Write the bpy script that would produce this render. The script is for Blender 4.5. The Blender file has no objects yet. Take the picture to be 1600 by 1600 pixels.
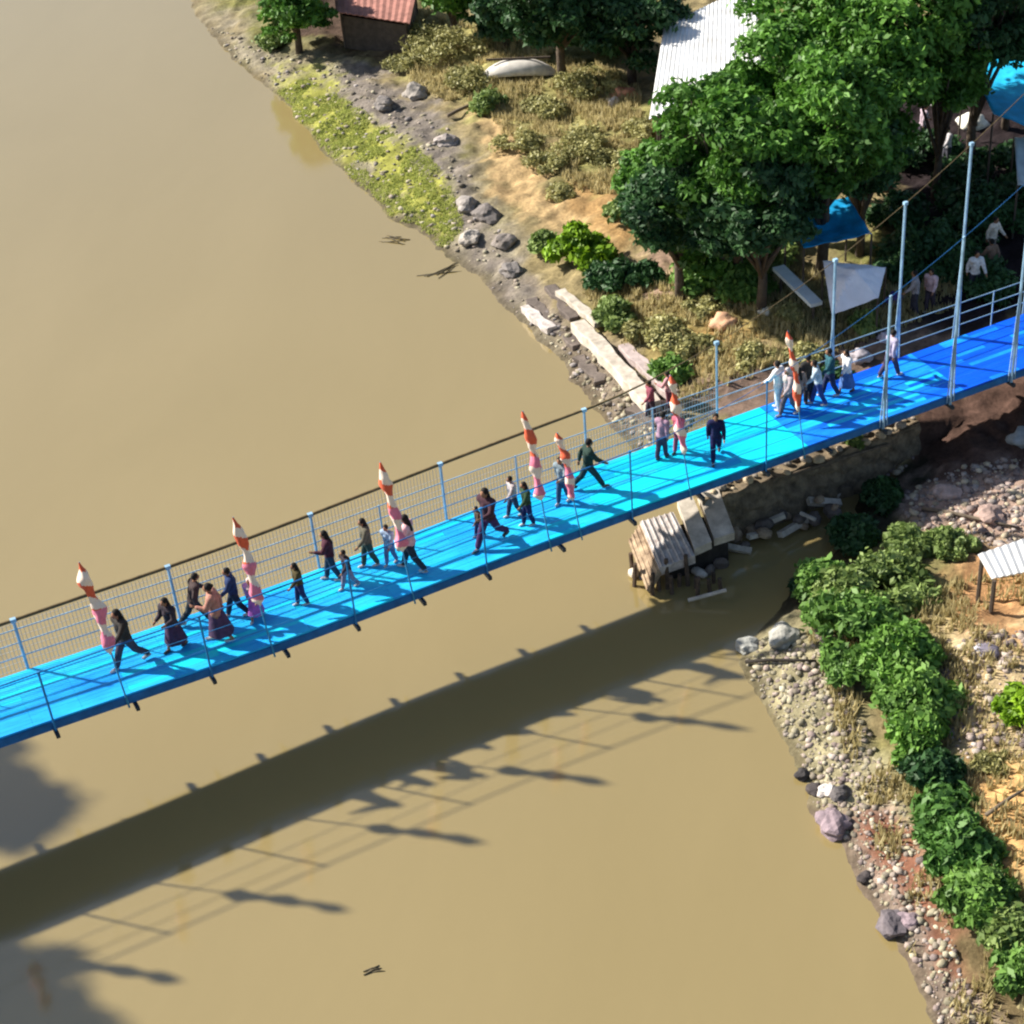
import bpy, bmesh, math, random
import numpy as np
from mathutils import Vector, Matrix, noise as mn
random.seed(7); rng = np.random.default_rng(7)
scene = bpy.context.scene
C = scene.collection
R = math.radians
# ------------------------------------------------------------ camera, sky, sun, exposure
F = 2660.0; TH = R(35); CH = 27.0; PX0 = 1150.0          # lens in px of a 1600 px picture, pitch, height, principal column
cam = bpy.data.cameras.new('camera'); co = bpy.data.objects.new('camera', cam); C.objects.link(co)
co.location = (0, 0, CH); co.rotation_euler = (R(90) - TH, 0, 0)
cam.sensor_width = 36; cam.lens = F / 1600 * 36; cam.shift_x = -(PX0 - 800) / 1600
cam.clip_end = 2000; cam.clip_start = 0.5
scene.camera = co
SUN = Vector((3.90, -1.06, -2.8)).normalized()            # direction the light travels
w = bpy.data.worlds.new('World'); scene.world = w; w.use_nodes = True
nt = w.node_tree; sky = nt.nodes.new('ShaderNodeTexSky'); sky.sky_type = 'NISHITA'; sky.sun_disc = False
sky.sun_elevation = math.asin(-SUN.z); sky.sun_rotation = math.atan2(-SUN.x, -SUN.y)
sky.air_density = 1.0; sky.dust_density = 1.5
nt.links.new(sky.outputs[0], nt.nodes['Background'].inputs[0]); nt.nodes['Background'].inputs[1].default_value = 0.070
sl = bpy.data.lights.new('sun', 'SUN'); sl.energy = 5.0; sl.angle = R(1.2); sl.color = (1.0, 0.94, 0.84)
so = bpy.data.objects.new('sun', sl); C.objects.link(so); so.rotation_euler = SUN.to_track_quat('-Z', 'Y').to_euler(); so.location = (-40, 20, 40)
scene.view_settings.view_transform = 'Standard'; scene.view_settings.look = 'None'
scene.view_settings.exposure = 0.92
scene.render.engine = 'CYCLES'
scene.cycles.filter_width = 2.2
scene.cycles.max_bounces = 6

# ------------------------------------------------------------ pixel -> world helpers (used once, to measure the place)
def ray(px, py):
    a = (px - PX0) / F; b = -(py - 800) / F
    return np.array([a, math.cos(TH) + b * math.sin(TH), -math.sin(TH) + b * math.cos(TH)])
def U(px, py, z=0.0):
    d = ray(px, py); t = (z - CH) / d[2]
    return np.array([0, 0, CH]) + d * t
def proj(x, y, z):
    z = z - CH
    dz = y * math.cos(TH) - z * math.sin(TH); u = y * math.sin(TH) + z * math.cos(TH)
    dz = np.where(dz < 1, 1, dz)
    return PX0 + F * x / dz, 800 - F * u / dz

# ------------------------------------------------------------ bridge axis
BZ = 2.8
BA = U(0, 1150, BZ); BB = U(1600, 575, BZ)
BD = (BB - BA) / np.linalg.norm(BB - BA); BN = np.array([-BD[1], BD[0], 0])
def dz_(s):                                               # slight sag of the deck
    return BZ - 0.16 * math.exp(-((s - 6) / 5.0) ** 2) + 0.0
def bw(s): return float(np.interp(s, [0, 12, 30], [1.95, 2.15, 2.45]))
def bp(s, t, h=0.0):
    p = BA + BD * s + BN * t
    return Vector((p[0], p[1], dz_(s) + h))
def st(x, y):
    qx = x - BA[0]; qy = y - BA[1]
    return qx * BD[0] + qy * BD[1], qx * BN[0] + qy * BN[1]
def cable_h(s):
    if s < -12: return 1.3 + 0.03 * (-12 - s) ** 2
    return 1.3 + 0.028 * max(s, 0) + 0.055 * max(0, s - 15.3) ** 1.7

# ------------------------------------------------------------ materials
MATS = {}
def nodes_mat(name):
    m = bpy.data.materials.new(name); m.use_nodes = True
    return m, m.node_tree, m.node_tree.nodes['Principled BSDF']
def mat(name, col, rough=0.8, var=0.25, scale=3.0, bump=0.0, metal=0.0, spec=0.3, stretch=None, detail=6, dirt=None):
    """principled material with noise-driven colour variation and bump"""
    if name in MATS: return MATS[name]
    m, t, b = nodes_mat(name); L = t.links.new
    tc = t.nodes.new('ShaderNodeTexCoord'); mp = t.nodes.new('ShaderNodeMapping')
    L(tc.outputs['Object'], mp.inputs[0])
    if stretch:
        mp.vector_type = 'TEXTURE'; mp.inputs['Rotation'].default_value = (0, 0, R(33)); mp.inputs['Scale'].default_value = [1 / q for q in stretch]
    n = t.nodes.new('ShaderNodeTexNoise'); n.inputs['Scale'].default_value = scale; n.inputs['Detail'].default_value = detail
    n.inputs['Roughness'].default_value = 0.65
    L(mp.outputs[0], n.inputs[0])
    r = t.nodes.new('ShaderNodeValToRGB')
    r.color_ramp.elements[0].position = 0.3; r.color_ramp.elements[1].position = 0.7
    lo = [c * (1 - var) for c in col]; hi = [min(1, c * (1 + var)) for c in col]
    if dirt: lo = list(dirt)
    r.color_ramp.elements[0].color = (*lo, 1); r.color_ramp.elements[1].color = (*hi, 1)
    L(n.outputs[0], r.inputs[0]); L(r.outputs[0], b.inputs['Base Color'])
    b.inputs['Roughness'].default_value = rough; b.inputs['Metallic'].default_value = metal
    b.inputs['Specular IOR Level'].default_value = spec
    if bump:
        bm_ = t.nodes.new('ShaderNodeBump'); bm_.inputs['Strength'].default_value = bump; bm_.inputs['Distance'].default_value = 0.05
        L(n.outputs[0], bm_.inputs['Height']); L(bm_.outputs[0], b.inputs['Normal'])
    MATS[name] = m
    return m
def leaf_mat(name, dark, light, trans=0.25):
    if name in MATS: return MATS[name]
    m, t, b = nodes_mat(name); L = t.links.new
    at = t.nodes.new('ShaderNodeAttribute'); at.attribute_name = 'tint'
    tc = t.nodes.new('ShaderNodeTexCoord'); n = t.nodes.new('ShaderNodeTexNoise'); n.inputs['Scale'].default_value = 0.9
    L(tc.outputs['Object'], n.inputs[0])
    ad = t.nodes.new('ShaderNodeMath'); ad.operation = 'MULTIPLY_ADD'; ad.inputs[1].default_value = 0.5
    L(n.outputs[0], ad.inputs[0]); 
    mu = t.nodes.new('ShaderNodeMath'); mu.operation = 'MULTIPLY'; mu.inputs[1].default_value = 0.55
    L(at.outputs['Fac'], mu.inputs[0]); L(mu.outputs[0], ad.inputs[2])
    r = t.nodes.new('ShaderNodeValToRGB'); r.color_ramp.elements[0].position = 0.15; r.color_ramp.elements[1].position = 0.85
    r.color_ramp.elements[0].color = (*dark, 1); r.color_ramp.elements[1].color = (*light, 1)
    L(ad.outputs[0], r.inputs[0]); L(r.outputs[0], b.inputs['Base Color'])
    b.inputs['Roughness'].default_value = 0.55; b.inputs['Specular IOR Level'].default_value = 0.35
    tr = t.nodes.new('ShaderNodeBsdfTranslucent'); L(r.outputs[0], tr.inputs[0])
    mx = t.nodes.new('ShaderNodeMixShader'); mx.inputs[0].default_value = trans
    L(b.outputs[0], mx.inputs[1]); L(tr.outputs[0], mx.inputs[2]); L(mx.outputs[0], t.nodes['Material Output'].inputs[0])
    MATS[name] = m
    return m
def attr_mat(name, attr, rough=0.95, bump=0.5, bscale=9.0, mott=0.35):
    m, t, b = nodes_mat(name); L = t.links.new
    at = t.nodes.new('ShaderNodeAttribute'); at.attribute_name = attr
    tc = t.nodes.new('ShaderNodeTexCoord')
    n = t.nodes.new('ShaderNodeTexNoise'); n.inputs['Scale'].default_value = bscale; n.inputs['Detail'].default_value = 8; n.inputs['Roughness'].default_value = 0.7
    L(tc.outputs['Object'], n.inputs[0])
    n2 = t.nodes.new('ShaderNodeTexNoise'); n2.inputs['Scale'].default_value = bscale * 0.22; n2.inputs['Detail'].default_value = 6
    L(tc.outputs['Object'], n2.inputs[0])
    mr = t.nodes.new('ShaderNodeMapRange'); mr.inputs[1].default_value = 0.3; mr.inputs[2].default_value = 0.7
    mr.inputs[3].default_value = 1 - mott; mr.inputs[4].default_value = 1 + mott
    L(n.outputs[0], mr.inputs[0])
    mr2 = t.nodes.new('ShaderNodeMapRange'); mr2.inputs[1].default_value = 0.3; mr2.inputs[2].default_value = 0.7
    mr2.inputs[3].default_value = 0.75; mr2.inputs[4].default_value = 1.2
    L(n2.outputs[0], mr2.inputs[0])
    mm = t.nodes.new('ShaderNodeMath'); mm.operation = 'MULTIPLY'; L(mr.outputs[0], mm.inputs[0]); L(mr2.outputs[0], mm.inputs[1])
    vm = t.nodes.new('ShaderNodeVectorMath'); vm.operation = 'SCALE'; L(at.outputs['Color'], vm.inputs[0]); L(mm.outputs[0], vm.inputs['Scale'])
    L(vm.outputs[0], b.inputs['Base Color']); b.inputs['Roughness'].default_value = rough; b.inputs['Specular IOR Level'].default_value = 0.15
    bu = t.nodes.new('ShaderNodeBump'); bu.inputs['Strength'].default_value = bump; bu.inputs['Distance'].default_value = 0.12
    L(n.outputs[0], bu.inputs['Height']); L(bu.outputs[0], b.inputs['Normal'])
    return m

# ------------------------------------------------------------ object helpers
def tag(o, label=None, cat=None, group=None, kind=None):
    if label: o['label'] = label
    if cat: o['category'] = cat
    if group: o['group'] = group
    if kind: o['kind'] = kind
    return o
def empty(name, loc, label, cat, group=None, rz=0.0):
    o = bpy.data.objects.new(name, None); C.objects.link(o); o.location = loc; o.rotation_euler = (0, 0, rz)
    o.empty_display_size = 0.2
    return tag(o, label, cat, group)
def link_mesh(name, me, m, parent=None):
    o = bpy.data.objects.new(name, me); C.objects.link(o)
    if m:
        for x in (m if isinstance(m, (list, tuple)) else [m]): me.materials.append(x)
    if parent: o.parent = parent
    return o
class MB:
    """collects shapes (in the coordinates of the thing) and links them as one mesh"""
    def __init__(s): s.v = []; s.f = []; s.mi = []; s.cur = 0
    def add(s, vs, fs):
        o = len(s.v); s.v += [tuple(v) for v in vs]; s.f += [tuple(i + o for i in f) for f in fs]; s.mi += [s.cur] * len(fs)
    def box(s, c, size, rot=None):
        sx, sy, sz = [x / 2 for x in size]; c = Vector(c)
        vs = [Vector((x, y, z)) for x in (-sx, sx) for y in (-sy, sy) for z in (-sz, sz)]
        if rot is not None: vs = [rot @ v for v in vs]
        s.add([v + c for v in vs], [(0, 1, 3, 2), (4, 6, 7, 5), (0, 4, 5, 1), (2, 3, 7, 6), (0, 2, 6, 4), (1, 5, 7, 3)])
    def tube(s, pts, r, n=6, cap=True):
        pts = [Vector(p) for p in pts]; rs = r if isinstance(r, (list, tuple)) else [r] * len(pts)
        o = len(s.v); up = None
        for i, p in enumerate(pts):
            d = (pts[min(i + 1, len(pts) - 1)] - pts[max(i - 1, 0)]).normalized()
            if up is None:
                up = Vector((0, 0, 1)) if abs(d.z) < 0.9 else Vector((1, 0, 0))
            a = d.cross(up).normalized(); b = a.cross(d).normalized(); up = b
            for k in range(n):
                an = 2 * math.pi * k / n
                s.v.append(tuple(p + (a * math.cos(an) + b * math.sin(an)) * rs[i]))
        fs = []
        for i in range(len(pts) - 1):
            for k in range(n):
                q = (k + 1) % n
                fs.append((o + i * n + k, o + i * n + q, o + (i + 1) * n + q, o + (i + 1) * n + k))
        if cap:
            fs.append(tuple(o + k for k in range(n))[::-1]); fs.append(tuple(o + (len(pts) - 1) * n + k for k in range(n)))
        s.f += fs; s.mi += [s.cur] * len(fs)
    def ellipsoid(s, c, r, rot=None, nu=12, nv=8):
        c = Vector(c); vs = [Vector((0, 0, r[2]))]
        for j in range(1, nv):
            ph = math.pi * j / nv
            for i in range(nu):
                th = 2 * math.pi * i / nu
                vs.append(Vector((r[0] * math.sin(ph) * math.cos(th), r[1] * math.sin(ph) * math.sin(th), r[2] * math.cos(ph))))
        vs.append(Vector((0, 0, -r[2]))); fs = []
        for i in range(nu):
            fs.append((0, 1 + i, 1 + (i + 1) % nu))
            for j in range(nv - 2):
                a = 1 + j * nu + i; b = 1 + j * nu + (i + 1) % nu
                fs.append((a, a + nu, b + nu, b))
            fs.append((len(vs) - 1, 1 + (nv - 2) * nu + (i + 1) % nu, 1 + (nv - 2) * nu + i))
        if rot is not None: vs = [rot @ v for v in vs]
        s.add([v + c for v in vs], fs)
    def mesh(s, name, smooth=False):
        me = bpy.data.meshes.new(name); me.from_pydata(s.v, [], s.f)
        me.polygons.foreach_set('material_index', s.mi)
        if smooth: me.polygons.foreach_set('use_smooth', [True] * len(me.polygons))
        me.update(); return me
    def build(s, name, m, parent=None, smooth=False, label=None):
        o = link_mesh(name, s.mesh(name, smooth), m, parent)
        if label: o['label'] = label
        return o

# ------------------------------------------------------------ TERRAIN
SH = [(40, -600), (150, -240), (290, 0), (335, 62), (375, 100), (425, 145), (500, 228), (560, 290), (605, 335), (682, 385), (742, 432), (800, 490),
      (862, 552), (905, 610), (960, 668), (1010, 720), (1060, 770), (1110, 800), (1165, 790), (1215, 775), (1290, 745), (1330, 732),
      (1350, 770), (1340, 810), (1310, 845), (1280, 885), (1235, 935), (1190, 985), (1150, 1040), (1172, 1080),
      (1205, 1130), (1240, 1200), (1280, 1285), (1330, 1350), (1385, 1450), (1425, 1530), (1470, 1600), (1560, 1760), (1700, 2100)]
shore = np.array([U(x, y, 0)[:2] for x, y in SH])
e0 = shore[0] + (shore[0] - shore[2]) * 6; e1 = shore[-1] + (shore[-1] - shore[-3]) * 12
shore = np.vstack([e0, shore, e1])
land_poly = np.vstack([shore, [[600, e1[1] - 50], [600, e0[1] + 50]]])
def in_poly(x, y, poly):
    c = np.zeros(x.shape, bool); j = len(poly) - 1
    for i in range(len(poly)):
        xi, yi = poly[i]; xj, yj = poly[j]
        with np.errstate(divide='ignore', invalid='ignore'):
            cond = ((yi > y) != (yj > y)) & (x < (xj - xi) * (y - yi) / (yj - yi + 1e-12) + xi)
        c ^= cond; j = i
    return c
def dist_line(x, y, pts, close=False):
    d = np.full(x.shape, 1e9); n = len(pts)
    for i in range(n if close else n - 1):
        a = pts[i]; b = pts[(i + 1) % n]; ab = b - a; L2 = ab @ ab + 1e-12
        t = np.clip(((x - a[0]) * ab[0] + (y - a[1]) * ab[1]) / L2, 0, 1)
        d = np.minimum(d, np.hypot(x - a[0] - t * ab[0], y - a[1] - t * ab[1]))
    return d
def vnoise(x, y, sc, seed=0):
    """smooth value noise, vectorised"""
    x = x * sc + seed * 17.3; y = y * sc - seed * 9.1
    xi = np.floor(x).astype(np.int64); yi = np.floor(y).astype(np.int64); fx = x - xi; fy = y - yi
    fx = fx * fx * (3 - 2 * fx); fy = fy * fy * (3 - 2 * fy)
    def h(a, b):
        v = np.sin(a * 127.1 + b * 311.7 + seed * 74.7) * 43758.5453
        return v - np.floor(v)
    return (h(xi, yi) * (1 - fx) + h(xi + 1, yi) * fx) * (1 - fy) + (h(xi, yi + 1) * (1 - fx) + h(xi + 1, yi + 1) * fx) * fy
def fbm(x, y, sc, seed=0, o=4):
    r = 0; a = 0.5; tot = 0
    for i in range(o):
        r = r + a * vnoise(x, y, sc, seed + i); tot += a; a *= 0.55; sc *= 2.1
    return r / tot
S_EMB = 18.3
def height(x, y):
    x = np.asarray(x, float); y = np.asarray(y, float)
    d = dist_line(x, y, shore); inside = in_poly(x, y, land_poly)
    sd = np.where(inside, d, -d)
    sd2 = sd + (fbm(x, y, 0.9, 3) - 0.5) * 0.7 * np.clip(1 - np.abs(sd) / 4, 0.25, 1) * (sd > -3)
    h = np.interp(sd2, [-60, -27, -24, -20, -6, -1, 0, 0.7, 2.5, 7, 16, 60], [4, 3, 1.2, -1.5, -2.2, -0.7, 0.0, 0.28, 0.75, 1.35, 1.9, 3.0])
    h = h + (fbm(x, y, 0.55, 11) - 0.5) * 0.7 * np.clip(sd / 3, 0, 1) + (fbm(x, y, 2.6, 5, 3) - 0.5) * 0.28 * np.clip(sd / 0.6, 0, 1)
    s, t = st(x, y)
    emb = np.clip((s - S_EMB) / 0.6, 0, 1) * np.clip((27.5 - s) / 2.5, 0, 1) * np.clip((t - 1.05) / 0.15, 0, 1) * np.clip((5.2 - t) / 2.0, 0, 1)
    h = np.where(emb > 0, np.maximum(h, 1.32 * emb + h * (1 - emb)), h)
    under = (np.abs(t - 1) < 2.2) & (s > 10)
    h = np.where(under, np.minimum(h, 1.95), h)
    return h
def gz(x, y): return float(height(np.array([x]), np.array([y]))[0])
def G(px, py):
    """the ground point seen at a pixel"""
    z = 1.0
    for _ in range(14):
        p = U(px, py, z); z += 0.6 * (max(gz(p[0], p[1]), 0.0) - z)
    p = U(px, py, z); return Vector((p[0], p[1], z))

def stretched(a, b, step, far, ratio=1.25):
    mid = list(np.arange(a, b, step)); lo = []; hi = []; s = step; v = a
    while v > -far: s *= ratio; v -= s; lo.append(v)
    s = step; v = mid[-1]
    while v < far: s *= ratio; v += s; hi.append(v)
    return np.array(lo[::-1] + mid + hi)
gx = stretched(-24, 19, 0.15, 320); gy = stretched(18, 84, 0.15, 420)
X, Y = np.meshgrid(gx, gy); Xf = X.ravel(); Yf = Y.ravel(); Zf = height(Xf, Yf)
def lin(r, g, b):                                           # sRGB 0-255 of a surface -> rough albedo
    f = lambda c: (c / 255 / 12.92 if c / 255 <= 0.04045 else ((c / 255 + 0.055) / 1.055) ** 2.4)
    return np.array([f(r), f(g), f(b)]) * 0.62
PXf, PYf = proj(Xf, Yf, Zf)
jx = (fbm(Xf, Yf, 0.8, 21) - 0.5) * 90 + (fbm(Xf, Yf, 3.1, 31, 3) - 0.5) * 34; jy = (fbm(Xf, Yf, 0.8, 41) - 0.5) * 90 + (fbm(Xf, Yf, 3.1, 51, 3) - 0.5) * 34
col = np.tile(lin(164, 148, 108), (len(Xf), 1))
n1 = fbm(Xf, Yf, 0.35, 61)[:, None]
col = col * (1 - np.clip((n1 - 0.45) * 5, 0, 1)) + lin(136, 134, 78) * np.clip((n1 - 0.45) * 5, 0, 1)
ZONES = [
    ([(290, 0), (420, 60), (560, 120), (700, 210), (770, 330), (830, 430), (880, 520), (960, 640), (900, 640), (780, 500), (690, 400), (560, 310), (480, 210), (400, 130), (310, 30)], lin(168, 158, 136), 22),
    ([(425, 95), (480, 105), (560, 160), (640, 215), (700, 265), (722, 330), (690, 352), (640, 335), (560, 260), (480, 190), (430, 135)], lin(178, 178, 88), 12),
    ([(560, 100), (640, 140), (700, 215), (735, 300), (770, 400), (850, 460), (820, 500), (740, 410), (700, 280), (600, 190), (500, 130)], lin(148, 138, 128), 14),
    ([(420, -80), (640, -60), (640, 60), (600, 85), (500, 70), (400, 10)], lin(96, 78, 66), 16),  # tree shadow put into the ground colour by the upper shore
    ([(620, 20), (760, 30), (1000, 150), (1010, 300), (900, 240), (760, 190), (640, 120)], lin(176, 168, 108), 18),
    ([(740, 185), (805, 190), (850, 290), (960, 330), (940, 380), (860, 370), (780, 310)], lin(216, 184, 134), 14),
    ([(900, 290), (1010, 310), (990, 370), (900, 360)], lin(196, 158, 106), 14),
    ([(1000, 380), (1060, 400), (1050, 470), (1000, 480)], lin(190, 160, 138), 12),
    ([(960, 470), (1200, 470), (1260, 560), (1080, 600), (1000, 540)], lin(184, 164, 104), 16),
    ([(1080, 500), (1200, 520), (1200, 560), (1100, 560)], lin(190, 156, 100), 12),
    ([(830, 450), (1050, 600), (1090, 660), (980, 690), (900, 620)], lin(150, 136, 118), 16),
    ([(1050, 590), (1500, 470), (1500, 560), (1150, 690)], lin(140, 118, 104), 18),
    ([(1370, 80), (1620, 60), (1620, 500), (1400, 520)], lin(54, 44, 46), 18),  # yard under the grove: its shade is painted into the soil
    ([(1130, 760), (1400, 660), (1430, 710), (1140, 800)], lin(200, 176, 126), 6),
    ([(1400, 640), (1620, 560), (1620, 740), (1430, 760)], lin(104, 80, 70), 14),  # brown ground darkened with a painted deck shadow
    ([(1180, 800), (1440, 700), (1480, 770), (1330, 880), (1240, 970), (1190, 1010)], lin(66, 66, 52), 14),  # dark inlet mud, with the bridge's shade put into its colour
    ([(1400, 740), (1620, 720), (1620, 860), (1440, 830)], lin(206, 176, 158), 16),
    ([(1480, 860), (1620, 860), (1620, 1010), (1500, 1000)], lin(208, 160, 112), 14),
    ([(1450, 960), (1620, 1000), (1620, 1180), (1500, 1180)], lin(214, 190, 148), 18),
    ([(1500, 1180), (1640, 1180), (1640, 1420), (1540, 1360)], lin(236, 190, 128), 14),
    ([(1150, 960), (1280, 960), (1420, 1240), (1520, 1500), (1600, 1620), (1440, 1620), (1330, 1380), (1240, 1200), (1140, 1040)], lin(180, 170, 134), 18),
    ([(1250, 1240), (1400, 1260), (1520, 1460), (1640, 1620), (1460, 1620), (1290, 1320)], lin(178, 158, 142), 16),
    ([(1350, 1260), (1430, 1300), (1520, 1450), (1570, 1560), (1500, 1540), (1400, 1400)], lin(158, 110, 88), 14),
    ([(1480, 1440), (1640, 1440), (1640, 1620), (1560, 1600)], lin(128, 112, 80), 16),
]
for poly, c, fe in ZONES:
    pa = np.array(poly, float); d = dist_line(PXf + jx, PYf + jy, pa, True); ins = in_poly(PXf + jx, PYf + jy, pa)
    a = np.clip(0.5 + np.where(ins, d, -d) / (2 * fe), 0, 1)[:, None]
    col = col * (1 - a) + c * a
d0 = dist_line(Xf, Yf, shore) * np.where(in_poly(Xf, Yf, land_poly), 1, -1)
wet = np.clip(1 - np.abs(Zf - 0.03) / 0.17, 0, 1)[:, None]
col = col * (1 - wet * 0.7) + lin(84, 72, 50) * wet * 0.7
rough_var = (0.75 + 0.5 * fbm(Xf, Yf, 5.0, 71, 2))[:, None]
speck = (vnoise(Xf, Yf, 4.5, 81) > 0.83)[:, None] & (Zf > 0.1)[:, None]
col = col * rough_var; col = np.where(speck, col * 1.35, col)
Zf = Zf + (rng.random(len(Zf)) - 0.5) * 0.05 * np.clip(d0 / 0.6, 0, 1)
ny, nx = X.shape
idx = np.arange(nx * ny).reshape(ny, nx)
quads = np.stack([idx[:-1, :-1].ravel(), idx[:-1, 1:].ravel(), idx[1:, 1:].ravel(), idx[1:, :-1].ravel()], 1)
def np_mesh(name, V, Q, k=4):
    me = bpy.data.meshes.new(name); me.vertices.add(len(V)); me.vertices.foreach_set('co', np.asarray(V, np.float32).ravel())
    me.loops.add(len(Q) * k); me.loops.foreach_set('vertex_index', np.asarray(Q, np.int32).ravel())
    me.polygons.add(len(Q)); me.polygons.foreach_set('loop_start', np.arange(len(Q), dtype=np.int32) * k)
    me.update(calc_edges=True); me.validate(); return me
me = np_mesh('ground', np.stack([Xf, Yf, Zf], 1), quads)
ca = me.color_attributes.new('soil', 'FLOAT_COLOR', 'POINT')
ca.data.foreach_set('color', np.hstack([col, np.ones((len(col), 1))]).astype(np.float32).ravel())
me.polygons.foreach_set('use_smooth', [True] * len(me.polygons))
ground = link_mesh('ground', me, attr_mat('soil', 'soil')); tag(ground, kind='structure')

# ------------------------------------------------------------ WATER
m, t, b = nodes_mat('muddy_water'); L = t.links.new
tc = t.nodes.new('ShaderNodeTexCoord'); mp = t.nodes.new('ShaderNodeMapping'); mp.inputs['Rotation'].default_value = (0, 0, R(25)); mp.inputs['Scale'].default_value = (1, 0.45, 1)
L(tc.outputs['Object'], mp.inputs[0])
n = t.nodes.new('ShaderNodeTexNoise'); n.inputs['Scale'].default_value = 1.6; n.inputs['Detail'].default_value = 4; L(mp.outputs[0], n.inputs[0])
bu = t.nodes.new('ShaderNodeBump'); bu.inputs['Strength'].default_value = 0.1; bu.inputs['Distance'].default_value = 0.05
L(n.outputs[0], bu.inputs['Height']); L(bu.outputs[0], b.inputs['Normal'])
n2 = t.nodes.new('ShaderNodeTexNoise'); n2.inputs['Scale'].default_value = 0.16; n2.inputs['Detail'].default_value = 7; n2.inputs['Distortion'].default_value = 0.6; L(mp.outputs[0], n2.inputs[0])
r = t.nodes.new('ShaderNodeValToRGB'); r.color_ramp.elements[0].position = 0.3; r.color_ramp.elements[1].position = 0.7
r.color_ramp.elements[0].color = (0.268, 0.206, 0.084, 1); r.color_ramp.elements[1].color = (0.288, 0.222, 0.094, 1)
L(n2.outputs[0], r.inputs[0]); L(r.outputs[0], b.inputs['Base Color'])
b.inputs['Roughness'].default_value = 0.09; b.inputs['IOR'].default_value = 2.0
WATER = m
mb = MB(); nseg = 12
for i in range(nseg):
    for j in range(nseg):
        x0, x1 = -400 + i * 66.7, -400 + (i + 1) * 66.7; y0, y1 = -250 + j * 70, -250 + (j + 1) * 70
        mb.add([(x0, y0, 0), (x1, y0, 0), (x1, y1, 0), (x0, y1, 0)], [(0, 1, 2, 3)])
tag(mb.build('river_water', WATER), kind='structure')

# ------------------------------------------------------------ BRIDGE
STR = (0.55, 1.6, 1)
random.seed(21)
blue = mat('cyan_deck_paint', (0.02, 0.60, 0.90), 0.5, 0.05, 0.55, 0.1, dirt=(0.0, 0.24, 0.82), stretch=STR)
blue2 = mat('turquoise_deck_paint', (0.005, 0.72, 0.84), 0.5, 0.05, 0.6, 0.1, dirt=(0.0, 0.42, 0.85), stretch=STR)
blue5 = mat('mid_blue_deck_paint', (0.0, 0.42, 0.90), 0.5, 0.15, 0.8, 0.1, stretch=STR)
blue3 = mat('royal_blue_deck_paint', (0.01, 0.27, 0.88), 0.5, 0.25, 1.0, 0.1, dirt=(0.0, 0.09, 0.72), stretch=STR)
blue4 = mat('deep_blue_deck_paint', (0.0, 0.095, 0.74), 0.5, 0.25, 0.8, 0.1, stretch=STR)
edge_b = mat('edge_beam_blue', (0.01, 0.13, 0.38), 0.6, 0.4, 2.0)
pale = mat('pale_blue_grey_paint', (0.28, 0.46, 0.62), 0.5, 0.3, 3.0)
midb = mat('mid_blue_paint', (0.02, 0.20, 0.48), 0.5, 0.3, 3.0)
rust = mat('rusty_steel_cable', (0.13, 0.095, 0.045), 0.8, 0.4, 6.0)
wire = mat('galvanised_wire', (0.55, 0.54, 0.50), 0.6, 0.15, 3.0)
steel_dk = mat('dark_girder_paint', (0.03, 0.045, 0.06), 0.7, 0.4, 3.0)
bridge = empty('suspension_bridge', bp(15, 1, 0), 'long narrow suspension footbridge with a bright blue deck crossing the muddy river', 'bridge')
def bbuild(mb, name, m, parent=None, smooth=False, label=None):
    o = mb.build(name, m, parent or bridge, smooth, label)
    o.matrix_parent_inverse = Matrix.Identity(4)
    if parent is None: o.location = -Vector(bridge.location)
    return o
S0, S1 = -34.0, 40.0
def deck_seg(sa, sb, m, name='deck', label=None):
    mb = MB(); s = sa; rows = 16; last = [0] * 16
    while s < sb - 1e-3:
        e = min(s + 1.02, sb)
        for k in range(rows):                              # long boards, staggered gaps and slightly different levels
            wa, wb_ = bw(s), bw(e); ta, tb = k / rows, (k + 1) / rows; g = 0.002
            off = random.uniform(-0.003, 0.003); th = 0.05
            mb.cur = 1 if random.random() < 0.10 else (2 if random.random() < (0.05 if sa < 20 else 0.12) else 0)
            if k % 11 != 0 and random.random() < 0.5: mb.cur = last[k]
            last[k] = mb.cur
            p = [bp(s + .004, ta * wa + g, off), bp(e, ta * wb_ + g, off), bp(e, tb * wb_ - g, off), bp(s + .004, tb * wa - g, off)]
            q = [v - Vector((0, 0, th)) for v in p]
            mb.add(p + q, [(0, 1, 2, 3), (7, 6, 5, 4), (0, 4, 5, 1), (1, 5, 6, 2), (2, 6, 7, 3), (3, 7, 4, 0)])
        s = e
    o = bbuild(mb, name, m, label=label); return o
deck_seg(S0, 14.6, [blue, blue2, blue5], label='sky blue painted decking over the water')
deck_seg(14.6, 20.55, [blue2, blue, blue5], label='turquoise painted decking near the bank')
deck_seg(20.55, 25.8, [blue3, blue, blue4], label='royal blue decking with paler streaks')
deck_seg(25.8, S1, [blue4, blue3, blue3], label='deep blue decking at the shore end')
mb = MB(); ss = [S0 + 1.0 * k for k in range(75) if S0 + k <= S1]          # dark underside sheet added below the boards to darken the water's reflection
for a, b_ in zip(ss[:-1], ss[1:]):
    p = [bp(a, .03, -.07), bp(b_, .03, -.07), bp(b_, bw(b_) - .03, -.07), bp(a, bw(a) - .03, -.07)]; q = [v - Vector((0, 0, .05)) for v in p]
    mb.add(p + q, [(0, 1, 2, 3), (7, 6, 5, 4), (0, 4, 5, 1), (1, 5, 6, 2), (2, 6, 7, 3), (3, 7, 4, 0)])
bbuild(mb, 'underside', steel_dk)
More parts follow.
